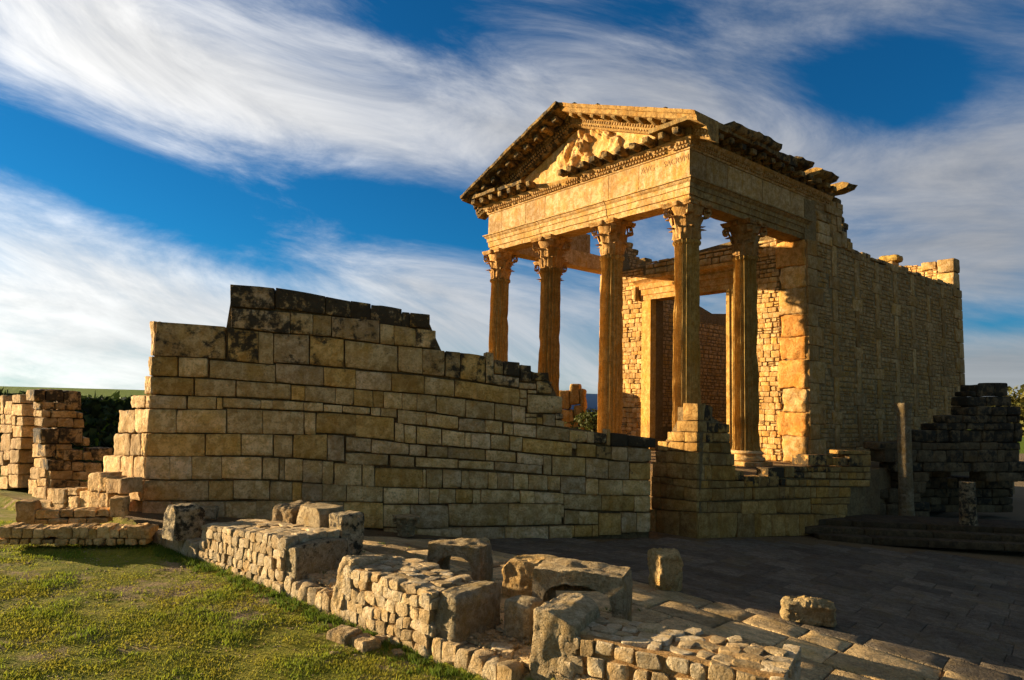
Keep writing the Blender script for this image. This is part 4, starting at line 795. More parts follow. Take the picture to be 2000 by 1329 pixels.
# ---- front wall of the cella (y = 7.42) with the great doorway
DL, DR, DT = -7.55, -3.45, 8.70
slab_wall('cella_wall', [(-11+.02, .5), (DL-.02, .5), (DL-.02, 9.5), (DR+.02, 9.5), (DR+.02, .5), (-.02, .5), (-.02, 10.34), (-1.2, 10.34), (-1.5, 10.9), (-3, 10.85), (-5, 10.7), (-8, 10.45), (-9.6, 10.4), (-10, 11.6), (-11+.02, 12.0)], 'y', Y0+.05, Y0+.75, 'joint')
cnt = [0]; fs_m = []
for k in range(10): p, f4 = rbox(.5, .5, .5, .16, 3, .10, 2.0, k*2.2+.5); p = chip(p, (.5, .5, .5), 6, rr, .7, .92); fs_m.append(mesh('rubble_stone', p, f4, sharp=24))
def front_stone(x, z, wd, h):
    return obj('rubble_stone', rr.choice(fs_m), 'temple', temple, (x+wd/2, Y0+.05-.0+rr.uniform(-.02, .015), z+h/2), (0, 0, 0), (wd*1.0, .16, h*1.02), tint=rr.choice([(1.2, 1.15, 1.05), (1.1, 1.0, .85), (1.25, 1.2, 1.15)]), lichen=rr.choice([0, 0, 0, .1]))
fr = [s for s in rub_row(-2.95, -1.12, ZS, 9.2, (.17, .27), (.22, .46), rr)] + [s for s in rub_row(-10.2, -8.22, ZS+.6, 9.9, (.17, .27), (.22, .46), rr)]
fr.sort(key=lambda s: -s[2]*s[3])
for s in fr[:300]: front_stone(*s)
V, Fc = pillow_mesh(fr[300:]+rub_row(-10.2, -8.22, 9.9, 10.35, rnd=rr)+rub_row(-2.95, -1.12, 9.2, 10.3, rnd=rr)+rub_row(-8.1, -1.2, 9.95, 10.6, (.2, .35), (.4, .9), rr), lambda u, v_, o: (u, Y0+.04-o, v_), rr); tag(tp('small_stonework', V, Fc, 'temple', lichen=.2), kind='stuff')
def fbox(name, x0, x1, z0, z1, out, depth, mat='temple', l=.05, tint=None, n=6, amp=.03, r=.03, y=Y0):
    p, f4 = rbox((x1-x0)/2-.006, depth/2, (z1-z0)/2-.006, r, n, amp, 2.2, rr.random()*90); return tp(name, p, f4, mat, ((x0+x1)/2, y-out+depth/2, (z0+z1)/2), lichen=l, tint=tint)
# right anta, badly eaten; left anta
z = ZS; k = 0
while z < 10.3:
    hgt = rr.uniform(.45, 1.15); z1 = min(z+hgt, 10.34); fbox('quoin_stone', -1.12+rr.uniform(-.12, .1), -.01, z, z1, rr.uniform(.05, .09), .5, tint=rr.choice([(1.2, .95, .6), (1.25, 1.2, 1.1), (1.15, .85, .5), (1.3, 1.22, 1.1)]), amp=.13, n=9, r=.06); z = z1; k += 1
z = ZS
while z < 10.3: z1 = min(z+rr.uniform(.6, 1.1), 10.34); fbox('quoin_stone', -10.99, -10.22, z, z1, .10, .7, tint=(1.25, 1.15, 1.0), amp=.03); z = z1
# door frame: jambs with fasciae, lintel, cornice
for x0, x1, s in ((DL-.62, DL, 1), (DR, DR+.55, -1)):
    pr = [(-.30, 0), (.10, 0), (.10, .17), (.05, .19), (.05, .40), (.0, .42), (.0, .60), (-.30, .60)] if s < 0 else [(-.30, .60), (-.30, 0), (.0, 0), (.0, .18), (.05, .20), (.05, .41), (.10, .43), (.10, .60)]
    v = []; n = len(pr)
    for i in range(13):
        z = ZS+(DT-ZS)*i/12
        for o, a in pr: e = .012*nz((a, o, z), 2., x0); v.append((x0+a*(x1-x0)/.6, Y0-o-.12+e, z))
    f = [(i*n+j, i*n+(j+1) % n, (i+1)*n+(j+1) % n, (i+1)*n+j) for i in range(12) for j in range(n)]+[tuple(range(n)), tuple(12*n+j for j in range(n))[::-1]]
    tp('door_jamb', np.array(v), f, 'shaft', smooth=False, tint=(1.25, 1.2, 1.2))
centred('door_lintel', sweep([(-.55, 0), (.16, 0), (.17, .22), (.22, .24), (.23, .50), (.28, .52), (.30, .72), (-.55, .72)], (DR+.58, Y0, DT+.01), (DL-.66, Y0, DT+.01), (0, -1, 0), 16, .02, seed=5.), 'temple', tint=(1.1, .95, .75), lichen=.1)
centred('door_cornice', sweep([(-.3, .73), (.18, .73), (.26, .85), (.5, .95), (.55, 1.1), (-.3, 1.14)], (DR+.9, Y0, DT), (DL-1.0, Y0, DT), (0, -1, 0), 18, .05, seed=6.), 'temple', tint=(1.1, .98, .8), lichen=.2)
for s_, x in ((1, DL-.86), (-1, DR+.80)): p, f4 = rbox(.11, .16, .34, .08, 4, .04, 3., x); tp('door_bracket', p, f4, 'temple', (x, Y0-.2, DT+.36), lichen=.25)

# ------------------------------------------------------------------ rubble kerb and the three rubble piers beside the lawn
def unit_stones(n, k, rnd=.20, amp=.13, seed=0.):
    out = []
    for i in range(n): p, f4 = rbox(.5, .5, .5, rnd, k, amp, 2.2, seed+i*3.1); p = chip(p, (.5, .5, .5), 8, rq, .66, .90); p = chip(p, (.5, .5, .5), 4, rq, .80, .95, True); out.append(mesh('rubble_stone', p, f4, sharp=20))
    return out
rq = random.Random(5); RS = unit_stones(22, 5, .06, .10, 1.)
AE = math.atan2(E1[1], E1[0])
def s_of(px, py, drop=LAWN_DROP): p = G(px, py, drop)[:2]; return (p-BA)@E1
def stone_in(parent, xy, z, w3, d3, h3, rz, name='rubble_stone', mat='rubble', l=0., tint=None, tilt=.08):
    b = np.array(parent.location); t = tint or rq.choice([(1.05, 1.03, 1), (1, .94, .84), (1.08, 1.06, 1.04), (.92, .84, .7), (1, .9, .76)])
    return obj(name, rq.choice(RS), mat, parent, (xy[0]-b[0], xy[1]-b[1], z-b[2]), (rq.uniform(-tilt, tilt), rq.uniform(-tilt, tilt), rz+rq.uniform(-tilt, tilt)+rq.choice([0, math.pi])), (w3, d3, h3), tint=t, lichen=l)
def kerb(name, label, s0, s1):
    c = BA+E1*(s0+s1)/2; t = empty(name, (c[0], c[1], float(zf(*c))-LAWN_DROP)); tag(t, label, 'kerb', 'kerb stretches between the piers'); s = s0
    while s < s1:
        wd = rq.uniform(.13, .27); p = BA+E1*(s+wd/2)+E2*.10; zg = float(zf(*p))
        stone_in(t, p, zg-.17, wd*1.05, rq.uniform(.26, .34), .32+rq.uniform(-.05, .05), AE); s += wd
    for i in range(int((s1-s0)/.22)):
        p = BA+E1*rq.uniform(s0, s1)+E2*rq.uniform(.22, .42); wd = rq.uniform(.12, .3); stone_in(t, p, float(zf(*p))-.05, wd, wd*.8, .16, rq.uniform(0, 6))
    return t
def pier(name, label, s0, s1, depth, h0, h1, origin=None, ex=None, rows=(.12, .20), cols=(.10, .24), gap=.0):
    o = BA+E1*s0 if origin is None else origin; ex = E1 if ex is None else ex; ey = np.array([-ex[1], ex[0]]); L = s1-s0; zb = float(zf(*o))-LAWN_DROP; rz = math.atan2(ex[1], ex[0])
    t = empty(name, (o[0], o[1], zb)); tag(t, label, 'rubble wall', 'rubble piers along the lawn')
    v = []; n = 8; ring = []
    for i in range(n+1):
        a = i/n; p = o+ex*L*a; zg = float(zf(*p))-LAWN_DROP-.1; H_ = h0+(h1-h0)*a
        for q_, z_ in ((.015, zg), (.015, zb+H_-.03), (depth-.015, zb+H_-.03), (depth-.015, zg)):
            w2 = p+ey*q_; v.append((w2[0]-o[0], w2[1]-o[1], z_-zb+.02*rq.uniform(-1, 1)))
    f = [(i*4+j, i*4+(j+1) % 4, i*4+4+(j+1) % 4, i*4+4+j) for i in range(n) for j in range(4)]+[(0, 1, 2, 3), (n*4+3, n*4+2, n*4+1, n*4)]
    obj('mortar_core', mesh('mortar_core', v, f), 'mortar', t, tint=(1.15, 1.05, .9))
    for face in (0, 1, 2):                      # long face, far end, near end
        Lf = L if face == 0 else depth
        z = -.12
        while z < max(h0, h1)-.03:
            h = rq.uniform(*rows); u = rq.uniform(-.1, 0)
            while u < Lf-.04:
                wd = rq.uniform(*cols); m_ = min(max(u+wd/2, .05), Lf-.05)
                if face == 0: p = o+ex*m_+ey*.055; H_ = h0+(h1-h0)*m_/L; rr_ = rz
                elif face == 1: p = o+ex*.05+ey*m_; H_ = h0; rr_ = rz+math.pi/2
                else: p = o+ex*(L-.05)+ey*m_; H_ = h1; rr_ = rz+math.pi/2
                hh = min(h, H_-z)
                if hh > .05 and rq.random() > .03: stone_in(t, p, zb+z+hh/2+rq.uniform(-.02, .02), wd*rq.uniform(.92, 1.10)-gap, rq.uniform(.15, .19), hh*rq.uniform(.95, 1.18)-gap, rr_, tilt=.06)
                u += wd
            z += h
    u = .08
    while u < L-.05:
        y = .1
        while y < depth-.1:
            w1, w2 = rq.uniform(.14, .34), rq.uniform(.12, .26); p = o+ex*(u+rq.uniform(-.05, .05))+ey*(y+w2/2); H_ = h0+(h1-h0)*u/L
            stone_in(t, p, zb+H_-.062+rq.uniform(-.015, .015), w1*1.1, w2*1.1, .12, rz+rq.uniform(-.4, .4), tilt=.05); y += w2*1.08+gap
        u += .24
    return t
def big(name, label, cat, c, size, rz, mat='block', amp=.05, r=.06, n=9, l=.1, tint=None, group=None, rx=0., ry=0., z=None, parent=None, freq=1.9, part=None):
    amp *= .62; r *= .5; n = max(n, 16)
    """one weathered block; c = centre of its foot, size = (along, across, up)"""
    p, f4 = rbox(size[0]/2, size[1]/2, size[2]/2, r, n, amp, freq, abs(hash((name, round(c[0]*37), round(c[1]*53)))) % 97*.7 if False else (c[0]*3.1+c[1]*7.7) % 60)
    p = chip(p, np.array(size)/2, 9, rq, .78, .95); p = chip(p, np.array(size)/2, 5, rq, .84, .96, True)
    p[:, 2] += size[2]/2; zz = (float(zf(c[0], c[1])) if z is None else z)-.03
    if parent is not None:
        b = np.array(parent.location); return obj(name, mesh(name, p, f4, sharp=26), mat, parent, (c[0]-b[0], c[1]-b[1], zz-b[2]), (rx, ry, rz), tint=tint, lichen=l)
    return tag(obj(name, mesh(name, p, f4, sharp=26), mat, None, (c[0], c[1], zz), (rx, ry, rz), tint=tint, lichen=l), label, cat, group)
s1a, s1b, s2a, s2b = s_of(388, 1098), s_of(540, 1163), s_of(668, 1215), s_of(838, 1286)
dp1, dp2 = 1.05, 1.0
def hgt(s, py): p = BA+E1*s; return z_at(p, py)-(float(zf(*p))-LAWN_DROP)
h1a, h1b = hgt(s1a, 1026), hgt(s1b, 1062); h2a, h2b = hgt(s2a, 1105), hgt(s2b, 1172)
kerb('stone_kerb', 'low rubble kerb at the far corner of the lawn before the first pier', s_of(292, 1060), s1a); kerb('stone_kerb', 'low rubble kerb between the first and second rubble piers', s1b+.02, s2a); kerb('stone_kerb', 'low rubble kerb at the near edge of the lawn beyond the second pier', s2b+.05, s_of(1000, 1352))
P1 = pier('rubble_pier', 'far rubble pier along the lawn with a dressed dark block at its end', s1a, s1b, dp1, h1a, h1b)
big('end_block', None, None, BA+E1*(s1b+.16)+E2*(dp1/2), (.34, dp1, h1b+.04-.06), AE, z=float(zf(*(BA+E1*s1b)))-LAWN_DROP+.06, parent=P1, l=.5, amp=.04)
P2 = pier('rubble_pier', 'middle rubble pier with a tilted slab and a rounded end block', s2a, s2b, dp2, h2a, h2b, rows=(.13, .22), cols=(.12, .26))
zb2 = float(zf(*(BA+E1*s2b)))-LAWN_DROP
big('end_block', None, None, BA+E1*(s2b+.21)+E2*(dp2/2+.03), (.44, dp2-.02, hgt(s2b+.1, 1160)-.1), AE, z=zb2+.13, parent=P2, l=.2, amp=.10, r=.16, n=12)
big('end_slab', None, None, BA+E1*(s2a-.16)+E2*(dp2*.42), (.30, dp2*1.0, h2a-.04), AE+.05, z=float(zf(*(BA+E1*s2a)))-.16, parent=P2, l=.12, amp=.12, r=.10, n=12, rx=-.12, ry=.16, tint=(1.1, 1.05, 1.0))
# near pier, running out of the picture
a3, b3 = at_z(1108, 1236, .78)[:2], at_z(1530, 1322, .78)[:2]; ex3 = (b3-a3)/np.linalg.norm(b3-a3); L3 = np.linalg.norm(b3-a3)
zl3 = float(zf(*a3))-LAWN_DROP
P3 = pier('rubble_pier', 'nearest rubble pier at the bottom edge, pale stones set in wide orange mortar', 0, L3, .95, .78-zl3, .80-zl3, a3, ex3, rows=(.17, .24), cols=(.18, .36), gap=.035)
big('end_block', None, None, a3-ex3*.22+np.array([-ex3[1], ex3[0]])*.47, (.56, 1.05, .97-zl3), math.atan2(ex3[1], ex3[0])+.06, z=zl3+.05, parent=P3, amp=.10, r=.06, n=13, tint=(1.15, 1.12, 1.08), l=.05, ry=.04)

# ------------------------------------------------------------------ loose carved stones on the paving
big('ashlar_block', 'upright square block with a dark face standing on the kerb corner', 'stone block', G(352, 1052)[:2]+E2*.05, (.42, .62, hgt(s_of(352, 1080), 990)-.22), AE+.12, l=.72, amp=.06, r=.06, n=10)
big('ashlar_block', 'pale split block lying behind the far rubble pier', 'stone block', BA+E1*(s1b-1.0)+E2*1.42, (.78, .60, .80), AE-.02, l=.08, amp=.04, r=.06, tint=(1.22, 1.18, 1.12), n=10)
big('broken_block', 'rounded broken stone resting behind the far rubble pier', 'stone block', BA+E1*(s1b-1.9)+E2*1.5, (.60, .9, .74), AE+.15, l=.08, amp=.12, r=.16, tint=(1.0, .92, .82), n=10, ry=.1)
big('broken_block', 'tall dark weathered block at the end of the far pier', 'stone block', BA+E1*(s1b-.22)+E2*1.40, (.42, .5, .80), AE, l=.7, amp=.06, r=.08, n=9)
big('ashlar_block', 'small grey block at the foot of the long wall', 'stone block', G(405, 1013)[:2], (.42, .35, .30), .2, l=.55, amp=.04, n=6)
def arch_stone(name, label, c, W_, H_, D_, wall_, rise, rz, legl=1., legr=1., seed=0., l=.1, tint=None, z=None, back=False):
    """block hollowed by an arched opening, the opening faces local -y"""
    N = 40; inn = []; out = []
    wi = W_/2-wall_
    for i in range(N+1):
        a = math.pi*(1-i/N); cx, sx_ = math.cos(a), math.sin(a); inn.append((wi*np.sign(cx)*abs(cx)**.75, H_-wall_*1.05-rise+rise*sx_**.8)); k = 1/max(abs(cx), abs(sx_))
        e = .85; out.append((W_/2*cx*(k**e), H_-rise*.95+min(sx_*(k**e), 1.02)*rise*.95))
    inn = [(inn[0][0], H_*(1-legl))]+inn+[(inn[-1][0], H_*(1-legr))]; out = [(out[0][0]*.98, H_*(1-legl))]+out+[(out[-1][0]*.98, H_*(1-legr))]
    n = len(inn); v = []; S = 10
    for k in range(S+1):
        y = (k/S-.5)*D_
        for P_ in (out, inn):
            for (x, z_) in P_: v.append((x*(1-.03*(k in (0, S))), y, z_*(1-.02*(k in (0, S)))))
    f = []; m_ = 2*n
    for i in range(n-1):
        f.append((i, i+1, n+i+1, n+i)); b = S*m_; f.append((b+i, b+n+i, b+n+i+1, b+i+1))
        for k in range(S): a = k*m_; f.append((a+i, a+m_+i, a+m_+i+1, a+i+1)); f.append((a+n+i, a+n+i+1, a+m_+n+i+1, a+m_+n+i))
    for k in range(S):
        a = k*m_
        for i in (0, n-1): f.append((a+i, a+n+i, a+m_+n+i, a+m_+i))
    if back: b = S*m_; f.append(tuple(b+n+i for i in range(2, n-5)))
    v = np.array(v)
    for p in v: d = Vector(p).normalized(); e = .045*nz(p, 2.2, seed)+.03*nz(p, 5.5, seed+1)+.02*nz(p, 14., seed+2); p += np.array((d[0], d[1]*.6, d[2]))*e
    return tag(obj(name, mesh(name, v, f), 'block', None, (c[0], c[1], (float(zf(*c)) if z is None else z)-.02), (0, 0, rz), tint=tint, lichen=l), label, 'carved stone')
AN = math.atan2(-E2[1], -E2[0])+math.pi/2
c = G(888, 1137)[:2]; arch_stone('arched_stone', 'pale block hollowed by a round arch behind the middle pier', c+E2*.12, .98, z_at(c+E2*.12, 1056)-float(zf(*c)), .60, .15, .34, AN+.36, seed=2., l=.2, tint=(1.1, 1.06, 1.0))
c = G(1110, 1236)[:2]; arch_stone('arched_trough', 'large upturned stone trough with a wide arched opening beside the nearest pier', c+E2*.34, 1.34, z_at(c+E2*.34, 1102)-float(zf(*c)), .70, .17, .34, AN+.34, 1., .98, 7., .2, (1.1, 1.05, .98), back=True)
big('broken_block', 'ochre pitted block between the arched stones', 'stone block', G(1003, 1172)[:2]+E2*.3, (.62, .62, .62), AE+.3, l=.2, amp=.12, r=.09, n=11, tint=(1.05, .88, .6))
big('broken_block', 'dark rounded block in the shade under the arched trough', 'stone block', G(1006, 1250)[:2]+E2*.18, (.42, .40, .52), AE, l=.25, amp=.06, r=.12, n=9)
big('upright_stone', 'squat upright stone with a hollow standing alone on the paving', 'stone block', G(1302, 1152)[:2]+np.array([0, .12]), (.50, .42, .68), .35, l=.30, amp=.16, r=.10, n=13, tint=(1.05, .92, .68), freq=2.6)
big('fallen_rock', 'pale lumpy rock lying at the edge of the shadow on the paving', 'rock', G(1588, 1222)[:2]+np.array([0, .18]), (.80, .42, .40), -.35, l=.12, amp=.17, r=.14, n=13, tint=(1.15, 1.08, .9), freq=2.4)
big('small_stone', 'small pale stone catching the sun by the long wall', 'stone block', G(938, 1078)[:2], (.34, .28, .30), .3, l=.05, amp=.09, r=.07, n=8, tint=(1.15, 1.05, .85))
def mini(name, me, label, px, py, sc, l, tint, rz=0., dz=0., mat='block'):
    c = G(px, py)[:2]; o = obj(name, me, None, None, (c[0], c[1], float(zf(*c))+dz), (0, 0, rz), (sc, sc, sc), tint=tint, lichen=l); return tag(o, label, 'carved stone')
v, f = capital(9.); cap2 = mesh('fallen_capital', v*np.array([1, 1, .8]), f); cap2.materials.append(M['block'])
mini('fallen_capital', cap2, 'small carved capital standing by the wall, its top catching light', 792, 1046, .46, .3, (1.15, 1.05, .9), .4); mini('fallen_capital', cap2, 'blackened carved capital at the foot of the long wall', 718, 1026, .50, 1.0, (.6, .6, .6), .9)
v, f = lathe([(.60, 0), (.64, .06), (.62, .16), (.54, .2), (.56, .26), (.6, .32), (.58, .42), (.5, .44)], 40)
for p in v: e = .05*nz(p, 3, 2); p[0] *= 1+e; p[1] *= 1+e
drum = mesh('column_base', v, f); drum.materials.append(M['block'])
mini('fallen_column_base', drum, 'dark moulded column base lying against the long wall', 630, 1017, .60, .9, (.5, .5, .5)); 
c = G(1060, 1140)[:2]; mini('fallen_column_base', drum, 'worn moulded column base behind the arched trough', 1058, 1118, .60, .2, (1.1, 1.02, .85), .5)
for k, (px, py, w_, l_) in enumerate(((672, 1248, .42, 'flat grey rock in the grass at the left of the middle pier'), (712, 1262, .40, 'rounded pale rock in the grass below the middle pier'), (752, 1252, .30, 'brown rock half buried at the foot of the middle pier'), (655, 1275, .16, 'small stone lying in the lawn by the flat rock'), (778, 1276, .20, 'small stone in the lawn under the middle pier'))):
    c = G(px, py, LAWN_DROP)[:2]; big('lawn_rock', l_, 'rock', c, (w_, w_*.75, w_*.42), rq.uniform(0, 3), z=float(zf(*c))-LAWN_DROP-.02, amp=.07, r=.09, n=7, tint=(.95, .9, .85))

# ------------------------------------------------------------------ ruins at the left edge
def stub(name, label, px, py, rows, d=(-.80, .60), mat='ashlar', depth=.75, lz=.9, cat='ruined wall', tint=(.95, .95, 1.0), z=8, core_px=None, l0=.0, kind='thing'):
    c = at_z(px, py, lz)[:2]; pl = Plane(c, d); t = empty(name, (c[0], c[1], lz)); tag(t, label, cat, None, kind)
    for (x0, x1, y0, y1, *r_) in rows:
        l = r_[0] if r_ else l0; dd = r_[1] if len(r_) > 1 else depth
        a, b = (x1, x0) if pl.d[0] < 0 else (x0, x1)
        q_ = [pl.uv(*zp(z, a, y0)), pl.uv(*zp(z, b, y0)), pl.uv(*zp(z, b, y1)), pl.uv(*zp(z, a, y1))]
        wall_block(pl, q_, t, mat, depth=dd, amp=.06, r=.022, lichen=l+.05, tint=tint if l < .5 else (1, 1, 1), n=9, proud=random.uniform(-.02, .02))
    return t, pl
A_rows = [(0, 28, 195, 330, .2), (85, 146, 190, 250, .2), (32, 84, 235, 330), (85, 160, 255, 340, .25), (0, 30, 335, 400), (32, 80, 333, 400), (85, 116, 345, 408), (118, 165, 350, 412), (0, 86, 405, 465), (90, 155, 415, 497), (0, 74, 470, 595, .15), (78, 155, 502, 582), (0, 25, 600, 700), (28, 72, 592, 660), (74, 140, 588, 682), (60, 135, 688, 765), (0, 58, 700, 775), (60, 128, 768, 860), (0, 58, 780, 870, .1)]
stub('ruined_wall', 'ruined wall stub of lit blocks cut by the left edge of the view', 34, 955, A_rows, lz=.42)
B_rows = [(245, 293, 438, 542, .1), (235, 320, 545, 640), (240, 335, 646, 715), (215, 288, 712, 800), (290, 330, 715, 785), (202, 265, 800, 905), (267, 330, 790, 850), (235, 335, 852, 955), (345, 380, 865, 970, .1)]
tB, plB = stub('ruined_wall', 'stepped ruined pier with grass on top between the left stub and the long wall', 90, 968, B_rows, lz=.38)
pB2 = Plane(plB.o-plB.n*.35+plB.d*-.1, (.62, .785))
for (x0, x1, y0, y1, l) in [(245, 330, 152, 235, .8), (332, 460, 150, 235, .9), (462, 590, 162, 300, .85), (290, 400, 238, 298, .8), (402, 470, 245, 298, .7), (300, 366, 302, 352, .3), (370, 560, 302, 358, .5), (562, 602, 315, 360, .5), (305, 412, 356, 422, .1), (415, 530, 360, 425, .25), (532, 606, 365, 430, .4), (295, 425, 436, 542, .9), (428, 600, 432, 540, .75), (325, 405, 545, 640, .9), (408, 520, 545, 585, .5), (408, 460, 588, 655, .9), (460, 600, 588, 660, .6), (602, 665, 600, 660, .4), (345, 460, 660, 735, .7), (462, 515, 668, 735, .7), (518, 606, 675, 742, .5), (608, 738, 680, 750, .6), (362, 522, 738, 800, .4), (524, 650, 745, 805, .4), (370, 480, 802, 862, .6), (482, 572, 808, 858, .6), (574, 640, 815, 862, .7), (660, 810, 575, 670, .8), (600, 650, 500, 560, .5)]:
    q_ = [pB2.uv(*zp(8, x0, y0)), pB2.uv(*zp(8, x1, y0)), pB2.uv(*zp(8, x1, y1)), pB2.uv(*zp(8, x0, y1))]; wall_block(pB2, q_, tB, 'ashlar', depth=.7, amp=.06, r=.025, lichen=l, n=9, tint=(.8, .8, .82))
stub('low_wall', 'row of sunlit low blocks joining the stub to the long wall', 120, 1000, [(265, 370, 955, 1012), (372, 475, 870, 975), (480, 550, 868, 920), (475, 508, 922, 1002), (512, 566, 925, 1018), (570, 715, 885, 1022), (718, 780, 898, 1010), (375, 460, 955, 1018), (632, 732, 752, 885, .15), (705, 770, 782, 890), (765, 880, 795, 905)], d=(-.86, .51), lz=.58, depth=.5, kind='thing')
stub('low_wall', 'dim low wall with an upright post stone at each end before the ruins', 130, 1030, [(110, 250, 962, 1142, .2, .4), (255, 425, 1018, 1085, .3), (428, 525, 1020, 1075, .3), (528, 692, 1018, 1075, .3), (695, 782, 1012, 1070, .2), (785, 902, 935, 1078, .4, .45), (238, 345, 1088, 1130, .3), (348, 490, 1085, 1130, .5), (492, 620, 1080, 1125, .3), (622, 780, 1075, 1120, .3)], d=(.96, .27), lz=.62, depth=.4, tint=(.95, .9, .85), kind='thing')
edge = []; x = -20
while x < 1080: wd = rq.uniform(55, 115); edge += [(x, x+wd, 1150+rq.uniform(-8, 6), 1228, .15), (x-20, x+wd-30, 1228, 1275, .3)]; x += wd
stub('lawn_edging', 'rough stone edging closing the far side of the lawn', 130, 1062, edge, d=(.985, .17), lz=.55, depth=.55, tint=(.98, .92, .82), cat='kerb')
# ------------------------------------------------------------------ dark ruins at the right
pd_o = at_z(1700, 1018, -.05)[:2]+np.array([.9, 2.0])
dk = empty('ruined_building', (pd_o[0], pd_o[1], -.1)); tag(dk, 'dark stepped ruin of big blocks in shadow right of the temple', 'ruin')
PD = Plane(pd_o, (.97, .24))
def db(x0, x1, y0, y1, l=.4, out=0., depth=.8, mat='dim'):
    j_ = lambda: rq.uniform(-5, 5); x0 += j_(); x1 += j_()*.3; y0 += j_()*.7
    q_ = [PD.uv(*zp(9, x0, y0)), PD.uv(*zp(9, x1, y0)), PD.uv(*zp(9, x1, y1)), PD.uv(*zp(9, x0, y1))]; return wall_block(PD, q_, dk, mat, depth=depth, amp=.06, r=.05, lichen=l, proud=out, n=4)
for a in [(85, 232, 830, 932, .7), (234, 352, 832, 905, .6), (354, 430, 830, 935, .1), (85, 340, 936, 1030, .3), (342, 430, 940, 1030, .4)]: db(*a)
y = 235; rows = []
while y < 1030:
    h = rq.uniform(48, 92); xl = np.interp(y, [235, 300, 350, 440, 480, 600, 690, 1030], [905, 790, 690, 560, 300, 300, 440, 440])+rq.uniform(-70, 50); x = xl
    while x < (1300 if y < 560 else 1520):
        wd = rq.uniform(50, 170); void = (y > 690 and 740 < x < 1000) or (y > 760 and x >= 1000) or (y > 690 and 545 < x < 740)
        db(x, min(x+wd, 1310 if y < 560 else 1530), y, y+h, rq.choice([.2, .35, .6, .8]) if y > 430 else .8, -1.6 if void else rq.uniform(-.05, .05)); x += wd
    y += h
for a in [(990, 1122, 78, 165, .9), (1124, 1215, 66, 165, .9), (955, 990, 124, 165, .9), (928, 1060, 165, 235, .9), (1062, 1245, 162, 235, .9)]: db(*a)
S0, S1 = G(1640, 1056)[:2], G(2030, 1090)[:2]; ds = (S1-S0)/np.linalg.norm(S1-S0); ns = np.array([-ds[1], ds[0]])
st = empty('stone_steps', (S0[0], S0[1], 0)); tag(st, 'three long dark stone steps below the shadowed ruin', 'steps')
for k in range(3):
    L = 1.6; u = -.6-.3*k
    while u < 15:
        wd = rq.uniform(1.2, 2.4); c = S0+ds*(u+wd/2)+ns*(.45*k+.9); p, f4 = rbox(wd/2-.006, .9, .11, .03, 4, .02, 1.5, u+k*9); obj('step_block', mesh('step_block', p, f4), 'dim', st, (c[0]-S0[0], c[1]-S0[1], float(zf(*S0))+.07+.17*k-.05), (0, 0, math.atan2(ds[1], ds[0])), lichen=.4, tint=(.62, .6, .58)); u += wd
def plain_col(label, px, py, ptop, r, lz, cap, l):
    c = at_z(px, py, lz)[:2]; top = z_at(c, ptop); h = top-lz; prof = [(r*1.3, 0), (r*1.32, .10), (r*1.12, .14), (r*1.05, .2)]+[(r*(1-.12*i/10), .2+(h-.2)*i/10) for i in range(1, 11)]
    if cap: prof = prof[:-1]+[(r*.9, h-.5), (r*.98, h-.46), (r*.92, h-.4), (r*1.05, h-.2), (r*1.2, h-.1), (r*1.2, h)]
    v, f = lathe(prof, 28)
    for p in v: e = .05*nz(p, 2., px); p[0] *= 1+e; p[1] *= 1+e
    return tag(obj('standing_column' if cap else 'column_stump', mesh('plain_column', v, f), 'block', None, (c[0], c[1], lz-.05), lichen=l, tint=(.7, .66, .62)), label, 'column')
plain_col('slender smooth column standing alone before the dark ruin', 1771, 1016, 785, .245, -.184, True, .3); plain_col('short column stump on the steps in the deep shade', 1892, 1038, 938, .25, -.08, False, .8)

# ------------------------------------------------------------------ behind the temple: far ruin, bushes, trees
c = at_z(1118, 842, 2.0)[:2]*1.0
far_o = np.array([ray(1118, 820)[0], ray(1118, 820)[1]])*34
PFr = Plane(far_o, (.97, -.24)); fr_t = empty('far_ruin', (far_o[0], far_o[1], 2.)); tag(fr_t, 'small sunlit ruin glimpsed between the left columns', 'ruin')
for (x0, x1, y0, y1) in [(1090, 1112, 762, 800), (1112, 1132, 750, 790), (1132, 1142, 760, 800), (1094, 1120, 800, 826), (1120, 1142, 792, 815), (1100, 1118, 826, 850), (1118, 1132, 816, 835), (1132, 1150, 816, 840), (1112, 1140, 836, 856), (1060, 1098, 800, 870), (1098, 1160, 852, 890)]:
    wall_block(PFr, [PFr.uv(x0, y0), PFr.uv(x1, y0), PFr.uv(x1, y1), PFr.uv(x0, y1)], fr_t, 'temple', depth=.9, amp=.1, r=.1, tint=(.9, .85, .6), lichen=.25, n=5)
M['leaf'] = attr_mat('leaves', 'Col', .7, .2, sub=.25); M['bark'] = plain('bark', (.09, .06, .035)); M['grass'] = attr_mat('grass_blades', 'Col', .8, .15, sub=.4)
def colour(me, cols):
    a = me.color_attributes.new('Col', 'FLOAT_COLOR', 'POINT'); a.data.foreach_set('color', np.asarray(cols, np.float32).ravel())
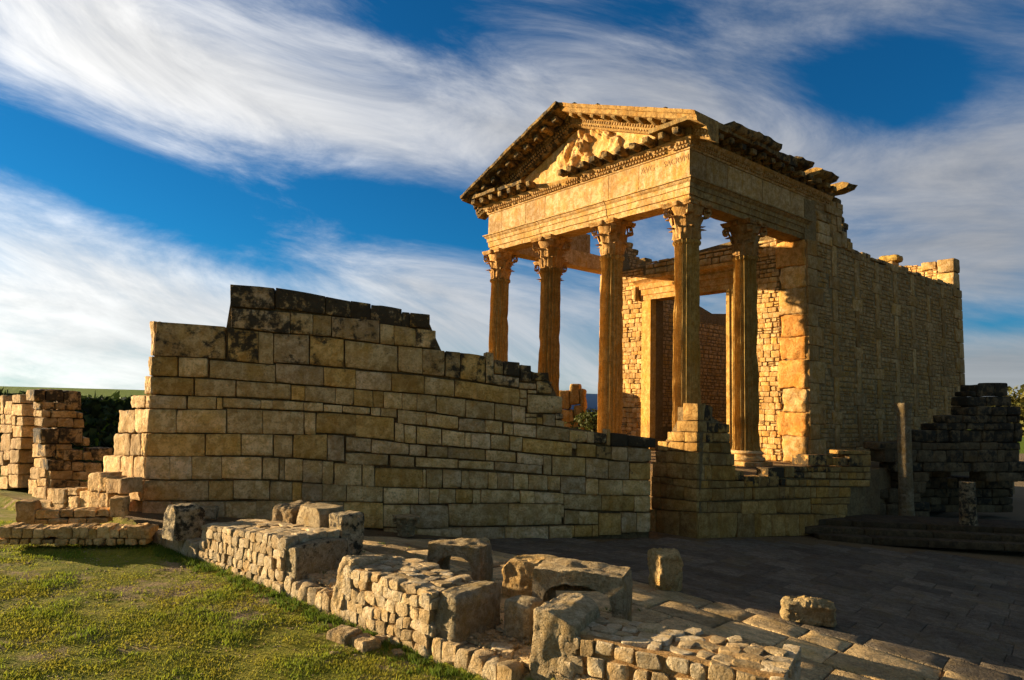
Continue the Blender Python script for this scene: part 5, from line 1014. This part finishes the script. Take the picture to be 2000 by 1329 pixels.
def tree(label, c, z, H_, Rr, n=2600, col=(.07, .08, .018), group='trees behind the temple', name='tree', cat='tree', trunk=True, seed=0):
    g = np.random.default_rng(seed+3); t = empty(name, (c[0], c[1], z)); tag(t, label, cat, group); L = []
    for k in range(9):
        a = g.uniform(0, 6.28); r = Rr*.55*g.uniform(.2, 1); L.append((r*math.cos(a), r*math.sin(a), H_*g.uniform(.45, .85), Rr*g.uniform(.32, .55)))
    V = []; Cc = []; Fc = []
    for i in range(n):
        x, y, z_, r = L[g.integers(len(L))]; d = g.normal(size=3); d /= np.linalg.norm(d); q_ = np.array([x, y, z_])+d*r*g.uniform(.55, 1.05)**.6*np.array([1, 1, .75]); s = g.uniform(.06, .16)*Rr/1.6; a, b = g.normal(size=3), g.normal(size=3); a *= s/np.linalg.norm(a); b *= s*.6/np.linalg.norm(b); k = len(V)
        V += [q_-a, q_+b, q_+a, q_-b]; Fc.append((k, k+1, k+2, k+3)); s_ = g.uniform(.6, 1.35); Cc += [(col[0]*s_, col[1]*s_*g.uniform(.9, 1.1), col[2]*s_, 1)]*4
    me = mesh('crown', V, Fc, False); colour(me, Cc); obj('crown', me, 'leaf', t)
    if trunk:
        parts = []
        for (x, y, z_, r) in [(0, 0, H_*.6, .0)]+L[:5]:
            a = np.array([0, 0, 0 if r == 0 else H_*.3]); b = np.array([x, y, z_]); v = []; m_ = 6
            for i in range(5):
                p = a+(b-a)*i/4; rad = (.09*Rr if r == 0 else .05*Rr)*(1-.75*i/4)
                v += [(p[0]+rad*math.cos(j*6.283/m_), p[1]+rad*math.sin(j*6.283/m_), p[2]) for j in range(m_)]
            parts.append((np.array(v), [(i*m_+j, i*m_+(j+1) % m_, (i+1)*m_+(j+1) % m_, (i+1)*m_+j) for i in range(4) for j in range(m_)]))
        v, f = join(parts); obj('trunk', mesh('trunk', v, f), 'bark', t)
    return t
b0 = np.array(ray(1152, 820)[:2])*31; tree('green bush beside the small far ruin between the columns', b0, 1.6, 2.0, 1.1, 1500, (.085, .09, .018), None, 'bush', 'bush', True, 5)
for k, (px, dist, H_, Rr, lab) in enumerate(((2012, 62, 6.2, 4.2, 'olive green tree half cut by the right edge of the view'),)):
    q_ = np.array(ray(px, 850)[:2])*dist; tree(lab, q_, 0., H_, Rr, 3000, (.12, .105, .018), None, seed=20+k)

# ------------------------------------------------------------------ grass and pebbles
def lawn_pts(n, seed):
    g = np.random.default_rng(seed); X = g.uniform(-13.5, 1.2, n); Y = g.uniform(7.6, 17.5, n); q = qd(X, Y); k = (q < .0) & (np.abs(X/Y) < .80); return X[k], Y[k], g
X, Y, g = lawn_pts(420000, 1)
n1 = vnoise(X[::1]*0+np.round(X*8)/8, np.round(Y*8)/8, .9, 4.) if False else None
gx = np.linspace(-14, 2, 180); gy = np.linspace(7, 18, 130); GX, GY = np.meshgrid(gx, gy); NA = vnoise(GX, GY, .75, 4.)+.6*vnoise(GX, GY, 2.6, 8.); NB = vnoise(GX, GY, 1.4, 15.)+.5*vnoise(GX, GY, 5., 2.)
def look(A, X, Y): i = np.clip(((X-gx[0])/(gx[1]-gx[0])).astype(int), 0, 179); j = np.clip(((Y-gy[0])/(gy[1]-gy[0])).astype(int), 0, 129); return A[j, i]
a = look(NA, X, Y); b = look(NB, X, Y); keep = g.uniform(0, 1, len(X)) < np.clip(.46+1.35*a, .04, 1)*np.clip((17-Y)/6, .35, 1); X, Y, a, b = X[keep], Y[keep], a[keep], b[keep]; n = len(X)
Z = ground_z(X, Y)-.01; hgt_ = g.uniform(.018, .05, n)*(1+.9*np.clip(b, 0, 1)); th = g.uniform(0, 6.283, n); wd = g.uniform(.006, .013, n); lean = g.normal(0, .02, (n, 2))+np.array([.012, -.004])
V = np.empty((n, 3, 3)); V[:, 0] = np.stack([X-wd*np.cos(th), Y-wd*np.sin(th), Z], 1); V[:, 1] = np.stack([X+wd*np.cos(th), Y+wd*np.sin(th), Z], 1); V[:, 2] = np.stack([X+lean[:, 0], Y+lean[:, 1], Z+hgt_], 1)
me = bpy.data.meshes.new('grass'); me.vertices.add(3*n); me.vertices.foreach_set('co', V.ravel()); me.loops.add(3*n); me.loops.foreach_set('vertex_index', np.arange(3*n)); me.polygons.add(n); me.polygons.foreach_set('loop_start', np.arange(n)*3); me.update(); me.validate()
f_ = np.clip(.36+.9*b+g.normal(0, .18, n), 0, 1)[:, None]; cc = (1-f_)*np.array([.34, .29, .032])+f_*np.array([.20, .25, .02]); cc *= g.uniform(.7, 1.3, (n, 1)); cc = np.concatenate([cc, np.ones((n, 1))], 1); colour(me, np.repeat(cc, 3, 0))
tag(obj('grass', me, 'grass'), 'short yellow-green winter grass covering the lawn', 'grass', None, 'stuff')
X, Y, g = lawn_pts(16000, 9); keep = g.uniform(0, 1, len(X)) < np.clip(.35-.9*look(NA, X, Y), .05, 1); X, Y = X[keep], Y[keep]; oc = np.array([(1, 0, 0), (-1, 0, 0), (0, 1, 0), (0, -1, 0), (0, 0, 1), (0, 0, -1)], float); of = [(0, 2, 4), (2, 1, 4), (1, 3, 4), (3, 0, 4), (2, 0, 5), (1, 2, 5), (3, 1, 5), (0, 3, 5)]
V = []; Fc = []
for x, y in zip(X, Y):
    s = rq.uniform(.006, .020)*(2 if rq.random() < .04 else 1); k = len(V); z = float(0); V += list(oc*np.array([s*rq.uniform(.8, 1.5), s, s*.6])+np.array([x, y, 0])); Fc += [tuple(k+i for i in q_) for q_ in of]
V = np.array(V); V[:, 2] += np.repeat(ground_z(X, Y), 6)
tag(obj('pebbles', mesh('pebbles', V, Fc, False), 'rubble', tint=(.8, .76, .68)), 'loose pebbles scattered through the bare patches of the lawn', 'pebbles', None, 'stuff')

g = np.random.default_rng(21); V = []; Fc = []
for _ in range(2600):
    s_ = g.uniform(s1a-1, s2b+5.5); q_ = abs(g.normal(.25, .9)); p = BA+E1*s_+E2*(.15+q_)
    if np.abs(p[0]/p[1]) > .8 or p[1] < 7.5: continue
    r_ = g.uniform(.008, .03)*(2.2 if g.random() < .06 else 1); k = len(V); z = float(zf(p[0], p[1])); V += list(oc*np.array([r_*g.uniform(.8, 1.5), r_, r_*.7])+np.array([p[0], p[1], z+.01])); Fc += [tuple(k+i for i in t_) for t_ in of]
tag(obj('stone_chips', mesh('stone_chips', V, Fc, False), 'rubble', tint=(.9, .84, .74)), 'stone chips and grit strewn on the paving beside the piers', 'gravel', None, 'stuff')
V = []; Cc = []; n = 0
def tuft(x, y, z, k, h, wv=.008):
    for _ in range(k):
        a = g.uniform(0, 6.28); r_ = abs(g.normal(0, .05)); bx, by = x+r_*math.cos(a), y+r_*math.sin(a); b = g.uniform(0, 6.28); hh = h*g.uniform(.4, 1.15); lx, ly = g.normal(0, hh*.45, 2)
        V.extend([(bx-wv*math.cos(b), by-wv*math.sin(b), z-.01), (bx+wv*math.cos(b), by+wv*math.sin(b), z-.01), (bx+lx, by+ly, z+hh)]); s_ = g.uniform(.7, 1.3); Cc.extend([(.12*s_, .17*s_, .018*s_, 1)]*3)
for _ in range(420):
    s_ = g.uniform(s_of(292, 1060), s_of(1000, 1352)); p = BA+E1*s_-E2*abs(g.normal(.0, .16)); tuft(p[0], p[1], float(zf(*p))-LAWN_DROP, g.integers(8, 30), g.uniform(.04, .11))
for _ in range(130):
    s_ = g.uniform(s1a, s2b+5); p = BA+E1*s_+E2*g.uniform(.3, 3.4); tuft(p[0], p[1], float(zf(*p))-.01, g.integers(4, 14), g.uniform(.03, .06))
for _ in range(60):
    x_ = g.uniform(-13, -8.8); y_ = g.uniform(14, 17); tuft(x_, y_, float(ground_z(np.array(x_), np.array(y_))), 20, .09)
me = mesh('weeds', V, [(3*i, 3*i+1, 3*i+2) for i in range(len(V)//3)], False); colour(me, Cc); tag(obj('weeds', me, 'grass'), 'tufts of green weeds along the foot of the stones', 'weeds', None, 'stuff')

# dark leaves added on the bank behind the left ruins, standing for its shade
g = np.random.default_rng(31); n = 9000; X = g.uniform(-34, -9, n); Y = g.uniform(28.6, 33.2, n); Z = ground_z(X, Y)+np.abs(g.normal(0, .16, n)); V = np.empty((n, 4, 3)); a = g.normal(0, .14, (n, 3)); b = g.normal(0, .10, (n, 3)); c0 = np.stack([X, Y, Z], 1)
V[:, 0] = c0-a; V[:, 1] = c0+b; V[:, 2] = c0+a; V[:, 3] = c0-b; me = mesh('shade_scrub', V.reshape(-1, 3), np.arange(4*n).reshape(-1, 4), False); k_ = g.uniform(.4, 2.2, (n, 1)); colour(me, np.repeat(np.concatenate([k_*.022, k_*.034, k_*.008, np.ones((n, 1))], 1), 4, 0)); tag(obj('shade_scrub', me, 'leaf'), 'dark green leaves added to paint the shade on the bank behind the left ruins', 'shade_scrub', None, 'stuff')
